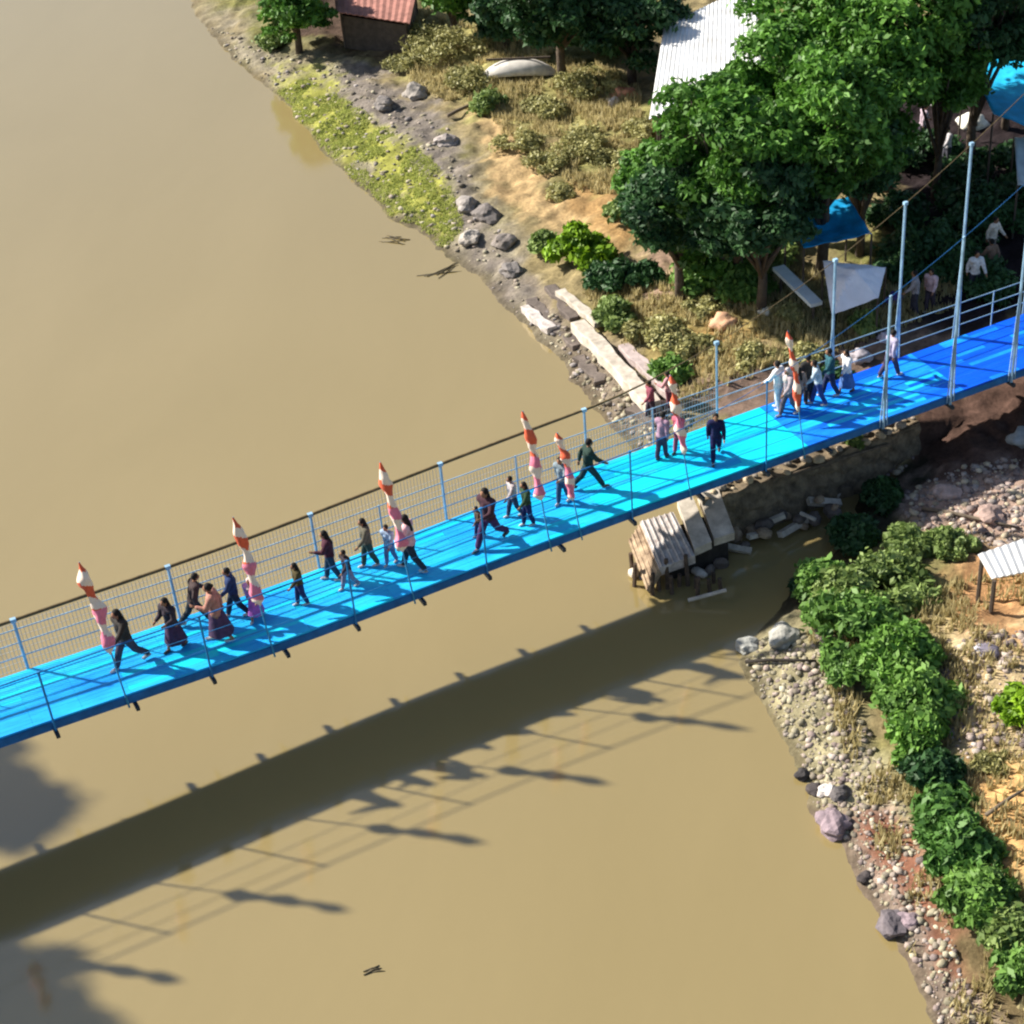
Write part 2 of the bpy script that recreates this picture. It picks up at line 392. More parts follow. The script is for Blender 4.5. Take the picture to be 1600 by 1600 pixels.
for t0 in (0, 1):                                          # side girders
    mb = MB(); s = S0
    pts = []
    while s <= S1: pts.append(s); s += 1.0
    for a, b_ in zip(pts[:-1], pts[1:]):
        for (u0, u1, z0, z1) in ((0.0, 0.07, -0.26, -0.055),):
            def tt(s, u): return (u - 0.02) if t0 == 0 else bw(s) - u + 0.02
            V = [bp(a, tt(a, u0), z0), bp(b_, tt(b_, u0), z0), bp(b_, tt(b_, u1), z0), bp(a, tt(a, u1), z0),
                 bp(a, tt(a, u0), z1), bp(b_, tt(b_, u0), z1), bp(b_, tt(b_, u1), z1), bp(a, tt(a, u1), z1)]
            mb.add(V, [(0, 1, 2, 3), (7, 6, 5, 4), (0, 4, 5, 1), (1, 5, 6, 2), (2, 6, 7, 3), (3, 7, 4, 0)])
    bbuild(mb, 'side_girder', edge_b)
HS = [1.06, 4.45, 7.85, 11.2, 15.2, 19.2, 23.0, 25.3, 27.5, 30.2]
HSL = [1.06 - 3.4 * k for k in range(1, 10)]
rot_b = Matrix.Rotation(math.atan2(BD[1], BD[0]), 3, 'Z')
for s in sorted(HSL + HS + [2.75, 6.15, 9.5, 13.2, 17.2, 21.2]):  # cross beams with stubs that stick out below the deck
    mb = MB(); wdt = bw(s) + 0.5
    mb.box(bp(s, bw(s) / 2, -0.33), (0.08, wdt - 0.1, 0.1), rot_b); bbuild(mb, 'cross_beam', steel_dk)
for side in (0, 1):
    T = (lambda s: -0.05) if side == 0 else (lambda s: bw(s) + 0.05)
    pm = midb if side == 0 else pale
    mb = MB(); pts = [bp(s, T(s), cable_h(s)) for s in np.arange(S0, 33.01, 0.75)]
    mb.tube(pts, [float(np.interp(s, [14, 19], [0.042, 0.010] if side else [0.016, 0.007])) for s in np.arange(S0, 33.01, 0.75)], 6); bbuild(mb, 'main_cable', rust if side else edge_b, smooth=True, label='rusty brown main cable on the far side' if side else 'blue painted main cable on the near side')
    for s in HSL + HS:
        h = cable_h(s); mb = MB()
        mb.tube([bp(s, T(s), -0.30), bp(s, T(s), h)], (0.036 if side else 0.024) if h < 2.4 else 0.044, 6)
        mb.box(bp(s, T(s), h), (0.12, 0.09, 0.09) if side else (0.06, 0.05, 0.06), rot_b)
        if h > 3.0:                                        # tall hangers splay into two rods above the rail
            mb.tube([bp(s - 0.12, T(s), -0.2), bp(s, T(s), h * 0.55)], 0.02, 5); mb.tube([bp(s + 0.12, T(s), -0.2), bp(s, T(s), h * 0.55)], 0.02, 5)
        bbuild(mb, 'hanger', pm if side == 0 and h < 3 else pale)
    for hh in (0.36, 0.72, 1.08) if side else (0.5, 0.95):
        mb = MB(); mb.tube([bp(s, T(s), hh) for s in np.arange(S0, S1, 1.0)], 0.008 if side == 0 else 0.015, 5); bbuild(mb, 'rail', pm, smooth=True)
    allh = sorted(HSL + HS + [33.4, 36.8]); 
    for a, b_ in zip(allh[:-1], allh[1:]):
        k = 2 if b_ - a > 2.5 else 1
        for q in range(1, k if side else 1):
            s = a + (b_ - a) * q / k; mb = MB(); mb.tube([bp(s, T(s), -0.28), bp(s, T(s), 1.1)], 0.02, 5); bbuild(mb, 'rail_post', pm)
# wire netting along the far side over the water, between cable and deck
for a, b_ in zip(sorted(HSL + HS)[:-1], sorted(HSL + HS)[1:]):
    if b_ > 20 or a < -20: continue
    mb = MB(); q = 0.0068
    s = a
    while s < b_:
        T = bw(s) + 0.06
        top = (cable_h(s) - 0.08) if b_ < 12 else 1.02
        mb.tube([bp(s, T, 0.0), bp(s, T, top)], q, 3, False); s += 0.085
    for hh in np.arange(0.04, 1.05 if b_ > 12 else 1.25, 0.17):
        mb.tube([bp(a, bw(a) + 0.06, hh), bp(b_, bw(b_) + 0.06, hh)], q, 3, False)
    bbuild(mb, 'wire_netting', wire)
# pylon beyond the right edge of the picture that carries the cables
mb = MB()
for t_ in (-0.15, bw(33) + 0.15):
    mb.tube([bp(33.2, t_, -2.6), bp(33.2, t_, 13.2)], [0.24, 0.17], 8)
for z in (3.6, 7.0, 10.4, 13.0):
    mb.tube([bp(33.2, -0.15, z), bp(33.2, bw(33) + 0.15, z)], 0.09, 6)
bbuild(mb, 'pylon', midb)
# clothes hung on the rail
def cloth(name, s0, s1, col, hang, label, parent=None):
    mb = MB(); n = 14; m_ = 7; vs = []; fs = []
    for i in range(n + 1):
        s = s0 + (s1 - s0) * i / n
        for j in range(m_ + 1):
            v = j / m_; hz = 1.13 - abs(v - 0.25) * hang / 0.75 if v > 0.25 else 1.13 - (0.25 - v) * hang * 0.9
            dt = (v - 0.25) * 0.12 + 0.035 * math.sin(i * 1.3 + j) * (abs(v - 0.25) * 1.3)
            vs.append(bp(s + 0.02 * math.sin(j * 2.1 + i), bw(s) + 0.05 - dt, hz))
    for i in range(n):
        for j in range(m_):
            a = i * (m_ + 1) + j; fs.append((a, a + 1, a + m_ + 2, a + m_ + 1))
    mb.add(vs, fs); o = mb.build(name, mat('cloth_' + name + str(round(s0)), col, 0.9, 0.25, 5), None, True)
    mo = o.modifiers.new('thick', 'SOLIDIFY'); mo.thickness = 0.012
    c = bp(s0, bw(s0), 0)
    return tag(o, label, 'cloth')

# ------------------------------------------------------------ STREAMER POLES
red = mat('streamer_red', (0.74, 0.13, 0.06), 0.8, 0.2, 8); wht = mat('streamer_white', (0.92, 0.74, 0.60), 0.8, 0.1, 8)
polem = mat('streamer_pole_paint', (0.05, 0.30, 0.55), 0.7, 0.3, 6)
pink = mat('streamer_pink', (0.78, 0.22, 0.32), 0.8, 0.2, 8)
def streamer(s, h, label, lean_t=0.68, lean_s=-0.15, width=0.22, lower_pink=True):
    """stands on the near rail and leans over the deck"""
    base = bp(s, -0.09, -0.3); top = bp(s + lean_s, lean_t, h)
    e = empty('streamer_pole', base, label, 'streamer', 'red and white streamers along the near rail')
    ax = top - base; Ln = ax.length; N = 90
    def P(u):
        return ax * u + Vector((0.10 * math.sin(u * 2.6), 0, 0)) * u
    mb = MB(); mb.tube([P(u / 12) for u in range(13)], [0.022 - 0.010 * u / 12 for u in range(13)], 6); mb.build('pole', polem, e, True)
    mb = MB(); vs = []
    dirn = ax.normalized(); a1 = dirn.cross(Vector((0, 1, 0))).normalized(); a2 = dirn.cross(a1)
    u0 = 0.38; RN = 12
    for i in range(N + 1):
        v = i / N; u = u0 + (1.0 - u0) * v
        rad = width * (0.64 - 0.12 * v) * (0.8 + 0.25 * math.sin(v * 19 + s * 2)) * min(1, (1 - v) * 9 + 0.15) * min(1, v * 12 + 0.2)
        c = P(u) + (a1 * math.sin(v * 7 + s) + a2 * math.cos(v * 6)) * 0.02
        for k in range(RN):
            an_ = 2 * math.pi * k / RN; dd = a1 * math.cos(an_) + a2 * math.sin(an_); vs.append(c + dd * rad * (1 + 0.55 * mn.noise(Vector((v * 9 + s * 5, math.cos(an_) * 1.2, math.sin(an_) * 1.2)))))
    mb.v = [tuple(v) for v in vs]
    for i in range(N):
        for k in range(RN):
            st_ = ((1 - i / N) * 3.6 + 0.22 * mn.noise(Vector((i * 0.11, s * 3, 0))) + 0.55 * abs(k / RN - 0.5) + 0.1) % 1.0 < 0.55
            mi = 1 if not st_ else (2 if (i / N) < 0.5 and lower_pink else 0)
            k2 = (k + 1) % RN; mb.f.append((i * RN + k, i * RN + k2, (i + 1) * RN + k2, (i + 1) * RN + k)); mb.mi.append(mi)
    mb.build('ribbon', [red, wht, pink], e, True)
    return e
streamer(-0.8, 3.3, 'first streamer beyond the left edge of the picture')
streamer(-4.2, 3.2, 'second streamer beyond the left edge of the picture')
streamer(-7.6, 3.2, 'third streamer beyond the left edge of the picture')
streamer(2.6, 3.2, 'red and white streamer leaning over the deck beside the person with light shoes')
streamer(5.87, 3.15, 'spiral streamer second from the left, beside the person in orange pink')
streamer(9.3, 3.3, 'pale spiral streamer third from the left, beside the person with a pale pink top')
streamer(12.9, 3.35, 'tall spiral streamer with a bright red tip at mid deck')
streamer(13.75, 2.45, 'short pink streamer just right of the tall red tipped one', width=0.2)
streamer(16.9, 3.0, 'maroon and pink streamer seen against the rubble of the bank', width=0.2)
streamer(20.4, 3.2, 'red and white streamer seen against the dry bushes, nearest the shore end', width=0.17, lower_pink=False)

# ------------------------------------------------------------ PEOPLE
skin_m = mat('skin', (0.30, 0.15, 0.085), 0.6, 0.1, 6)
def remesh(mb, vox, name):
    me = mb.mesh(name); o = bpy.data.objects.new(name, me); C.objects.link(o)
    md = o.modifiers.new('r', 'REMESH'); md.mode = 'VOXEL'; md.voxel_size = vox
    sm = o.modifiers.new('s', 'SMOOTH'); sm.factor = 0.5; sm.iterations = 2
    dg = bpy.context.evaluated_depsgraph_get(); dg.update()
    out = bpy.data.meshes.new_from_object(o.evaluated_get(dg)); out.name = name
    bpy.data.objects.remove(o); bpy.data.meshes.remove(me)
    out.polygons.foreach_set('use_smooth', [True] * len(out.polygons)); return out
def caps(mb, a, b_, ra, rb):
    a = Vector(a); b_ = Vector(b_); d = (b_ - a).normalized()
    mb.tube([a - d * ra * 0.9, a - d * ra * 0.6, a, b_, b_ + d * rb * 0.6, b_ + d * rb * 0.9], [ra * 0.35, ra * 0.8, ra, rb, rb * 0.8, rb * 0.35], 10)
def person(loc, yaw, H, label, top, bottom, hair='short', haircol=(0.012, 0.01, 0.009), stride=0.25, lean=0.06, arms=(0.5, -0.4), elbow=(0.4, 0.4), skirt=False, seated=False, headturn=0.0, group='people crossing the blue bridge', scarf=None, twist=0.0):
    e = empty('person', loc, label, 'person', group, yaw)
    # frame: faces +Y, unit height scaled by H
    V = lambda x, y, z: Vector((x, y + lean * max(0, z - 0.5), z)) * H
    hipz = 0.515; pel = V(0, 0, hipz)
    if seated: hipz = 0.27; pel = V(0, 0, hipz)
    dz0 = hipz - 0.515
    W = lambda x, y, z: V(x, y, z + dz0)
    sh = {-1: W(-0.112, 0, 0.805), 1: W(0.112, 0, 0.805)}
    el = {}; wr = {}; hd = {}
    for k, (sgn, a, eb) in enumerate(((-1, arms[0], elbow[0]), (1, arms[1], elbow[1]))):
        ua = Vector((sgn * 0.16, math.sin(a), -math.cos(a))).normalized(); el[sgn] = sh[sgn] + ua * 0.172 * H
        fa = Vector((sgn * 0.04 - sgn * 0.25 * (eb > 0.9), math.sin(a + eb), -math.cos(a + eb))).normalized(); wr[sgn] = el[sgn] + fa * 0.145 * H; hd[sgn] = fa
    hp = {-1: W(-0.052, 0, 0.50), 1: W(0.052, 0, 0.50)}; kn = {}; an = {}; ft = {}
    for sgn in (-1, 1):
        if seated:
            kn[sgn] = V(sgn * 0.08, 0.22, 0.29); an[sgn] = V(sgn * 0.08, 0.24, 0.045); ft[sgn] = Vector((0, 1, 0))
        else:
            a = sgn * stride; back = max(0, -sgn * stride)
            kn[sgn] = hp[sgn] + Vector((0, math.sin(a) + 0.06, -math.cos(a))).normalized() * 0.235 * H
            b2 = a - back * 0.7 - 0.05
            an[sgn] = kn[sgn] + Vector((0, math.sin(b2), -math.cos(b2))).normalized() * 0.232 * H
            ft[sgn] = Vector((0, 1, -0.1 - back * 0.9)).normalized()
    drop = min(an[-1].z, an[1].z) - 0.042 * H
    allp = [sh, el, wr, hp, kn, an]
    for dct in allp:
        for k in dct: dct[k] = dct[k] - Vector((0, 0, drop))
    off = Vector((0, 0, -drop)); pel = pel + off
    che = W(0, 0.0, 0.72) + off; nec = W(0, 0, 0.83) + off; hea = W(0, 0.02, 0.925) + off
    mb = MB()
    caps(mb, pel - Vector((0.03 * H, 0, 0)), pel + Vector((0.03 * H, 0, 0)), 0.068 * H, 0.068 * H)
    caps(mb, pel, che, 0.066 * H, 0.078 * H); caps(mb, sh[-1] * 0.8 + che * 0.2, sh[1] * 0.8 + che * 0.2, 0.05 * H, 0.05 * H)
    caps(mb, che, nec, 0.06 * H, 0.032 * H); caps(mb, nec, hea, 0.031 * H, 0.032 * H)
    rt = Matrix.Rotation(headturn, 3, 'Z')
    mb.ellipsoid(hea, (0.047 * H, 0.056 * H, 0.066 * H)); 
    mb.ellipsoid(hea + rt @ Vector((0, 0.054, -0.008)) * H, (0.009 * H, 0.014 * H, 0.016 * H), None, 8, 6)      # nose
    mb.ellipsoid(hea + rt @ Vector((0, 0.044, -0.040)) * H, (0.018 * H, 0.012 * H, 0.012 * H), None, 8, 6)      # mouth and chin
    for sg in (-1, 1):
        mb.ellipsoid(hea + rt @ Vector((sg * 0.048, -0.002, -0.004)) * H, (0.007 * H, 0.012 * H, 0.018 * H), None, 8, 6)
        caps(mb, sh[sg], el[sg], 0.029 * H, 0.023 * H); caps(mb, el[sg], wr[sg], 0.023 * H, 0.015 * H)
        f = hd[sg]; sidev = f.cross(Vector((1, 0, 0))).normalized()
        pm_ = wr[sg] + f * 0.026 * H; caps(mb, wr[sg], pm_ + f * 0.012 * H, 0.015 * H, 0.021 * H)
        for q in range(4):
            st_ = pm_ + f * 0.018 * H + sidev * (q - 1.5) * 0.0135 * H; ln = (0.03, 0.036, 0.034, 0.026)[q] * H
            mid = st_ + f * ln * 0.6; caps(mb, st_, mid, 0.0062 * H, 0.006 * H); caps(mb, mid, mid + (f - Vector((sg * 0.5, 0, 0))).normalized() * ln * 0.5, 0.006 * H, 0.0055 * H)
        caps(mb, wr[sg] + f * 0.012 * H + sidev * 0.016 * H, wr[sg] + f * 0.03 * H + sidev * 0.038 * H, 0.008 * H, 0.006 * H)
        caps(mb, hp[sg], kn[sg], 0.052 * H, 0.036 * H); caps(mb, kn[sg], an[sg], 0.036 * H, 0.023 * H)
        caps(mb, an[sg] - Vector((0, 0, 0.018 * H)), an[sg] + ft[sg] * 0.085 * H - Vector((0, 0, 0.02 * H)), 0.024 * H, 0.02 * H)
    link_mesh('body', remesh(mb, 0.0075 * H + 0.0005, 'body'), skin_m, e)
    # shirt / jacket
    x = 0.016 * H; mb = MB()
    caps(mb, pel - Vector((0.028 * H, 0, 0)), pel + Vector((0.028 * H, 0, 0)), 0.068 * H + x, 0.068 * H + x)
    caps(mb, pel, che, 0.068 * H + x, 0.078 * H + x); caps(mb, sh[-1] * 0.85 + che * 0.15, sh[1] * 0.85 + che * 0.15, 0.052 * H + x, 0.052 * H + x)
    for sg in (-1, 1):
        caps(mb, sh[sg], el[sg], 0.032 * H + x, 0.028 * H + x)
        caps(mb, el[sg], el[sg].lerp(wr[sg], 0.85), 0.026 * H + x, 0.020 * H + x * .7)
    link_mesh('shirt', remesh(mb, 0.013 * H, 'shirt'), mat('cloth %.2f %.2f %.2f' % top, top, 0.9, 0.35, 9, 0.3), e)
    mb = MB()
    if skirt:
        knz = min(kn[-1].z, kn[1].z) * 0.55; ctr = (an[-1] + an[1]) / 2
        n = 16; pts = []; rings = []
        for j in range(7):
            u = j / 6; c = pel.lerp(Vector((ctr.x, ctr.y, knz)), u) + Vector((0, 0, 0.02 * H * (1 - u))); rr = (0.085 + 0.075 * u) * H
            rings.append((c, rr))
        vs = []; fs = []
        for c, rr in rings:
            for k in range(n):
                a = 2 * math.pi * k / n; q = 1 + 0.08 * math.sin(k * 4.0) * (rr / H - 0.08) * 10
                vs.append(c + Vector((math.cos(a) * rr * q, math.sin(a) * rr * 1.1 * q, 0)))
        for j in range(6):
            for k in range(n): a = j * n + k; b2 = j * n + (k + 1) % n; fs.append((a, b2, b2 + n, a + n))
        fs.append(tuple(range(n))[::-1]); mb.add(vs, fs)
        mb.build('skirt', mat('cloth %.2f %.2f %.2f' % bottom, bottom, 0.9, 0.35, 9, 0.3), e, True)
    else:
        x = 0.012 * H
        caps(mb, pel - Vector((0.03 * H, 0, 0.02 * H)), pel + Vector((0.03 * H, 0, -0.02 * H)), 0.069 * H + x, 0.069 * H + x)
        for sg in (-1, 1):
            caps(mb, hp[sg], kn[sg], 0.053 * H + x, 0.040 * H + x); caps(mb, kn[sg], kn[sg].lerp(an[sg], 0.88), 0.040 * H + x, 0.032 * H + x)
        link_mesh('trousers', remesh(mb, 0.013 * H, 'trousers'), mat('cloth %.2f %.2f %.2f' % bottom, bottom, 0.9, 0.35, 9, 0.3), e)
    pale_shoe = int(H * 100) % 2 == 0
    for sg in (-1, 1):
        mb = MB(); c = an[sg] - Vector((0, 0, 0.022 * H)); mb.ellipsoid(c + ft[sg] * 0.04 * H, (0.03 * H, 0.078 * H, 0.024 * H), None, 10, 6)
        mb.build('shoe', mat('shoe_' + ('pale' if pale_shoe else 'dark'), (0.5, 0.5, 0.5) if pale_shoe else (0.05, 0.05, 0.05), 0.7), e, True)
    mb = MB(); bk = rt @ Vector((0, -0.014, 0.014)) * H
    mb.ellipsoid(hea + bk, (0.056 * H, 0.060 * H, 0.066 * H), None, 14, 10)
    if hair == 'long' or scarf:
        caps(mb, hea + rt @ Vector((0, -0.035, 0)) * H, nec + rt @ Vector((0, -0.05, -0.09)) * H, 0.045 * H, 0.05 * H)
    if scarf:
        caps(mb, nec, nec - Vector((0, -0.02 * H, 0.06 * H)), 0.055 * H, 0.09 * H)
    if hair == 'bun': mb.ellipsoid(hea + rt @ Vector((0, -0.065, 0.03)) * H, (0.028 * H,) * 3, None, 10, 8)
    hc = scarf if scarf else haircol
    link_mesh('headscarf' if scarf else 'hair', remesh(mb, 0.011 * H, 'hair'), mat('hair %.3f %.2f %.2f' % hc, hc, 0.8, 0.3, 12, 0.3), e)
    return e
def on_deck(px, py):
    z = BZ
    for _ in range(4):
        p = U(px, py, z); s, t_ = st(p[0], p[1]); z = dz_(s) + 0.008
    p = U(px, py, z); s, t_ = st(p[0], p[1])
    t_ = min(max(t_, 0.22), bw(s) - 0.25)
    v = bp(s, t_, 0.008); return v
ang = math.atan2(BD[1], BD[0]) - math.pi / 2     # faces along the bridge to the right
LT = ang + math.pi
DK = (0.035, 0.03, 0.035); NV = (0.02, 0.028, 0.07); MR = (0.09, 0.025, 0.04); OL = (0.06, 0.065, 0.035); GN = (0.02, 0.055, 0.04)
PPL = [
 (206, 1038, LT + .3, 1.62, 'person in a dark jacket and light shoes at the left end of the crowd', (0.04, 0.035, 0.03), (0.05, 0.05, 0.08), dict(stride=0.42, hair='long', arms=(0.7, -0.5))),
 (277, 1012, LT + .5, 1.45, 'person in black top and purple brown skirt, second from the left', (0.04, 0.03, 0.04), (0.06, 0.03, 0.07), dict(skirt=True, elbow=(1.3, 1.2), arms=(0.2, 0.2), hair='long')),
 (309, 974, ang, 1.42, 'slim person in brownish black leaning forward against the far rail', (0.06, 0.04, 0.04), (0.03, 0.04, 0.05), dict(stride=0.45, lean=0.25)),
 (347, 1000, LT - .4, 1.62, 'person with black hair, orange pink top and dark purple skirt', (0.42, 0.20, 0.15), (0.07, 0.04, 0.09), dict(skirt=True, hair='bun', elbow=(1.4, 0.3))),
 (402, 966, LT + .9, 1.2, 'child in a bright lilac pink dress at the second streamer', (0.60, 0.30, 0.62), (0.42, 0.12, 0.45), dict(skirt=True, hair='long', scarf=(0.60, 0.48, 0.46))),
 (473, 944, LT, 1.2, 'short child with brown olive top and navy trousers walking alone', (0.07, 0.055, 0.02), (0.02, 0.025, 0.10), dict(stride=0.15, hair='long')),
 (521, 905, LT - .3, 1.42, 'tall person in dark maroon at the left of a close pair', (0.07, 0.02, 0.035), (0.02, 0.05, 0.09), dict(stride=0.2, hair='long', elbow=(1.2, 0.4))),
 (547, 918, LT + .2, 1.12, 'child in black top and white patched trousers at the right of a close pair', (0.04, 0.03, 0.04), (0.22, 0.20, 0.28), dict(stride=0.3)),
 (579, 884, LT, 1.4, 'person in greyish olive clothes near the far rail', (0.12, 0.11, 0.08), (0.04, 0.07, 0.06), dict(stride=0.2, hair='long')),
 (646, 890, ang + 2.4, 1.62, 'person with dark hair, pale pink top and black trousers', (0.72, 0.42, 0.45), (0.02, 0.03, 0.05), dict(stride=0.35, hair='long', arms=(0.1, 0.4))),
 (768, 850, LT + .4, 1.75, 'tallest person, dark maroon top with one knee forward mid stride', (0.06, 0.025, 0.035), (0.05, 0.02, 0.08), dict(stride=0.5, elbow=(1.1, 0.6), hair='long')),
 (750, 838, LT + .1, 0.9, 'small brown haired child left of the tallest person', (0.08, 0.055, 0.04), (0.03, 0.03, 0.10), dict(stride=0.2)),
 (826, 820, LT, 1.28, 'person in dark green top and navy trousers in mid deck', (0.025, 0.06, 0.03), (0.01, 0.015, 0.08), dict(stride=0.15, hair='long')),
 (881, 785, LT + .5, 1.38, 'person with black hair and grey blue clothes', (0.20, 0.26, 0.30), (0.03, 0.08, 0.16), dict(stride=0.2, elbow=(1.0, 0.3), hair='bun')),
 (921, 763, ang - .2, 1.55, 'slender person in very dark green striding with a wide step', (0.02, 0.045, 0.035), (0.015, 0.04, 0.05), dict(stride=0.5, arms=(-0.6, 0.6))),
 (1119, 716, LT + 1.0, 1.45, 'lone person in navy blue on the turquoise part of the deck', (0.01, 0.012, 0.06), (0.008, 0.01, 0.07), dict(stride=0.45, arms=(0.3, -0.3))),
 (1216, 640, ang + 2.0, 1.5, 'person in white standing behind the streamer nearest the shore end', (0.80, 0.78, 0.80), (0.62, 0.64, 0.70), dict(stride=0.1)),
 (1248, 640, ang + 1.7, 1.3, 'person in grey brown beside the one in white', (0.26, 0.20, 0.18), (0.04, 0.05, 0.09), dict(stride=0.1, hair='long')),
 (1232, 648, LT, 1.5, 'person with a pale grey headscarf stepping past the one in white', (0.35, 0.30, 0.32), (0.10, 0.08, 0.10), dict(stride=0.3, scarf=(0.5, 0.47, 0.45))),
 (1262, 628, ang + 1.2, 1.45, 'person in black with folded arms behind the grey brown one', (0.03, 0.03, 0.03), (0.03, 0.03, 0.04), dict(stride=0.1, elbow=(1.4, 1.4), arms=(0.2, 0.2))),
 (1296, 618, LT - .3, 1.5, 'person in dark teal at the far rail where the royal blue deck begins', (0.02, 0.09, 0.12), (0.02, 0.03, 0.08), dict(stride=0.25)),
 (1322, 612, LT, 1.35, 'person in a white top and blue skirt just past the deep teal one', (0.70, 0.70, 0.72), (0.06, 0.14, 0.35), dict(skirt=True, hair='long')),
 (1390, 588, ang, 1.5, 'person in lilac grey walking toward the shore end', (0.42, 0.38, 0.50), (0.06, 0.05, 0.10), dict(stride=0.35)),
 (1062, 706, LT + .4, 1.25, 'child in red pink top beside the maroon streamer', (0.62, 0.14, 0.20), (0.30, 0.08, 0.14), dict(stride=0.2)),
 (1034, 716, ang + .5, 1.35, 'person in mauve leaning on the far rail where the bank begins', (0.36, 0.22, 0.30), (0.06, 0.04, 0.08), dict(stride=0.15, lean=0.2)),
 (804, 806, LT, 1.2, 'child in pale shirt between the two pairs at mid deck', (0.48, 0.42, 0.42), (0.04, 0.05, 0.10), dict(stride=0.25)),
 (612, 880, LT + .6, 1.15, 'child in light blue clothes next to the pale third streamer', (0.30, 0.40, 0.55), (0.12, 0.20, 0.40), dict(stride=0.2)),
 (372, 962, LT - .2, 1.4, 'person in dark blue behind the orange pink one', (0.02, 0.04, 0.12), (0.02, 0.03, 0.06), dict(stride=0.3)),
 (1278, 632, ang + 2.6, 1.4, 'person in light blue grey top leaning at the far rail, resting one arm on it', (0.42, 0.52, 0.60), (0.03, 0.06, 0.22), dict(stride=0.25, lean=0.2)),
]
for (px, py, yw, Hh, lab, tp, bt, kw) in PPL:
    person(on_deck(px, py), yw, Hh, lab, tp, bt, **kw)
for (px, py, yw, Hh, lab, tp, bt, kw) in [
 (1018, 655, 2.0, 1.35, 'person in maroon standing on the rubble behind the bridge', (0.24, 0.06, 0.09), (0.05, 0.03, 0.05), dict(stride=0.2)),
 (1046, 640, 1.2, 1.3, 'person in pink brown on the rubble, beside the end of the long beam', (0.50, 0.26, 0.28), (0.16, 0.05, 0.08), dict(stride=0.1, elbow=(1.2, 0.2)))]:
    person(G(px, py), yw, Hh, lab, tp, bt, group='people waiting on the bank', **kw)

for (px, py, yw, Hh, lab, tp, bt, kw) in [
 (1428, 492, 1.5, 1.55, 'person in grey shirt standing in the shade left of the tallest hanger', (0.30, 0.28, 0.30), (0.04, 0.04, 0.06), dict(stride=0.1)),
 (1452, 486, 2.6, 1.5, 'person in pale pink top in the shade under the grove', (0.60, 0.42, 0.44), (0.05, 0.04, 0.06), dict(stride=0.15, hair='long')),
 (1520, 462, 3.4, 1.6, 'person in white shirt in the deep shade between the two tallest hangers', (0.70, 0.68, 0.68), (0.03, 0.03, 0.05), dict(stride=0.1)),
 (1546, 440, 0.6, 1.5, 'person in brown clothes beside the white shirted one in the shade', (0.22, 0.14, 0.10), (0.05, 0.04, 0.03), dict(stride=0.1)),
 (1548, 405, 4.0, 1.55, 'person in cream clothes standing just below the white sack in the shade', (0.72, 0.64, 0.55), (0.30, 0.26, 0.22), dict(stride=0.1)),
 (1478, 262, 2.0, 1.6, 'person in light grey at the upper end of the shaded yard', (0.50, 0.48, 0.50), (0.06, 0.06, 0.08), dict(stride=0.1)),
 (1440, 226, 5.0, 1.6, 'person in mauve at the upper left of the shaded yard', (0.45, 0.36, 0.42), (0.06, 0.05, 0.07), dict(stride=0.2))]:
    person(G(px, py), yw, Hh, lab, tp, bt, group='people in the shade under the trees', **kw)

# ------------------------------------------------------------ VEGETATION
def leaf_arrays(centers, radii, n, size, flat=0.35, seed=0, fill=0.25):
    """n leaf-sized folded faces spread over and inside clumps; returns verts, quads, tint"""
    g = np.random.default_rng(seed); centers = np.array(centers); radii = np.array(radii)
    wgt = (radii[:, 0] * radii[:, 1]); wgt = wgt / wgt.sum(); k = g.choice(len(centers), n, p=wgt)
    v = g.normal(size=(n, 3)); v /= np.linalg.norm(v, axis=1)[:, None]; v[:, 2] = np.where(v[:, 2] < -0.25, -v[:, 2], v[:, 2])
    rad = np.where(g.random(n) < fill, g.random(n) ** 0.5, 0.72 + 0.30 * g.random(n) + 0.55 * g.random(n) ** 5)
    c = centers[k] + v * radii[k] * rad[:, None]
    nrm = v * 0.6 + g.normal(size=(n, 3)) * 0.7 + np.array([0, 0, flat]); nrm /= np.linalg.norm(nrm, axis=1)[:, None]
    r_ = g.normal(size=(n, 3)); a = np.cross(nrm, r_); a /= np.linalg.norm(a, axis=1)[:, None]; b_ = np.cross(nrm, a)
    s = size * (0.6 + 0.8 * g.random(n))[:, None]
    p0 = c - a * s; p1 = c + b_ * s * 0.5 + nrm * s * 0.12; p2 = c + a * s; p3 = c - b_ * s * 0.5 + nrm * s * 0.12
    V = np.stack([p0, p1, p2, p3], 1).reshape(-1, 3); Q = np.arange(n * 4).reshape(n, 4)
    ct = g.random(len(centers)); tint = np.clip(ct[k] * 0.6 + g.random(n) * 0.5, 0, 1)
    return V, Q, tint
def leaf_obj(name, arr, m, parent=None):
    V, Q, tint = arr; me = np_mesh(name, V, Q); at = me.attributes.new('tint', 'FLOAT', 'FACE')
    at.data.foreach_set('value', tint.astype(np.float32)[:len(me.polygons)])
    return link_mesh(name, me, m, parent)
G_TREE = leaf_mat('tree_leaves', (0.012, 0.055, 0.006), (0.15, 0.34, 0.045))
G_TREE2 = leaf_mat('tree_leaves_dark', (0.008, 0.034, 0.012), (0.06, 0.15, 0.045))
G_BUSH = leaf_mat('bush_leaves', (0.03, 0.09, 0.012), (0.22, 0.40, 0.08))
G_BUSH2 = leaf_mat('bush_leaves_pale', (0.06, 0.11, 0.02), (0.30, 0.40, 0.12))
G_BUSH3 = leaf_mat('bush_leaves_fresh', (0.03, 0.10, 0.01), (0.22, 0.42, 0.07))
G_BUSH4 = leaf_mat('bush_leaves_deep', (0.02, 0.07, 0.012), (0.14, 0.30, 0.06))
G_DRY = leaf_mat('dry_scrub_leaves', (0.13, 0.13, 0.04), (0.50, 0.47, 0.19))
G_LIME = leaf_mat('lime_leaves', (0.06, 0.14, 0.008), (0.30, 0.50, 0.02))
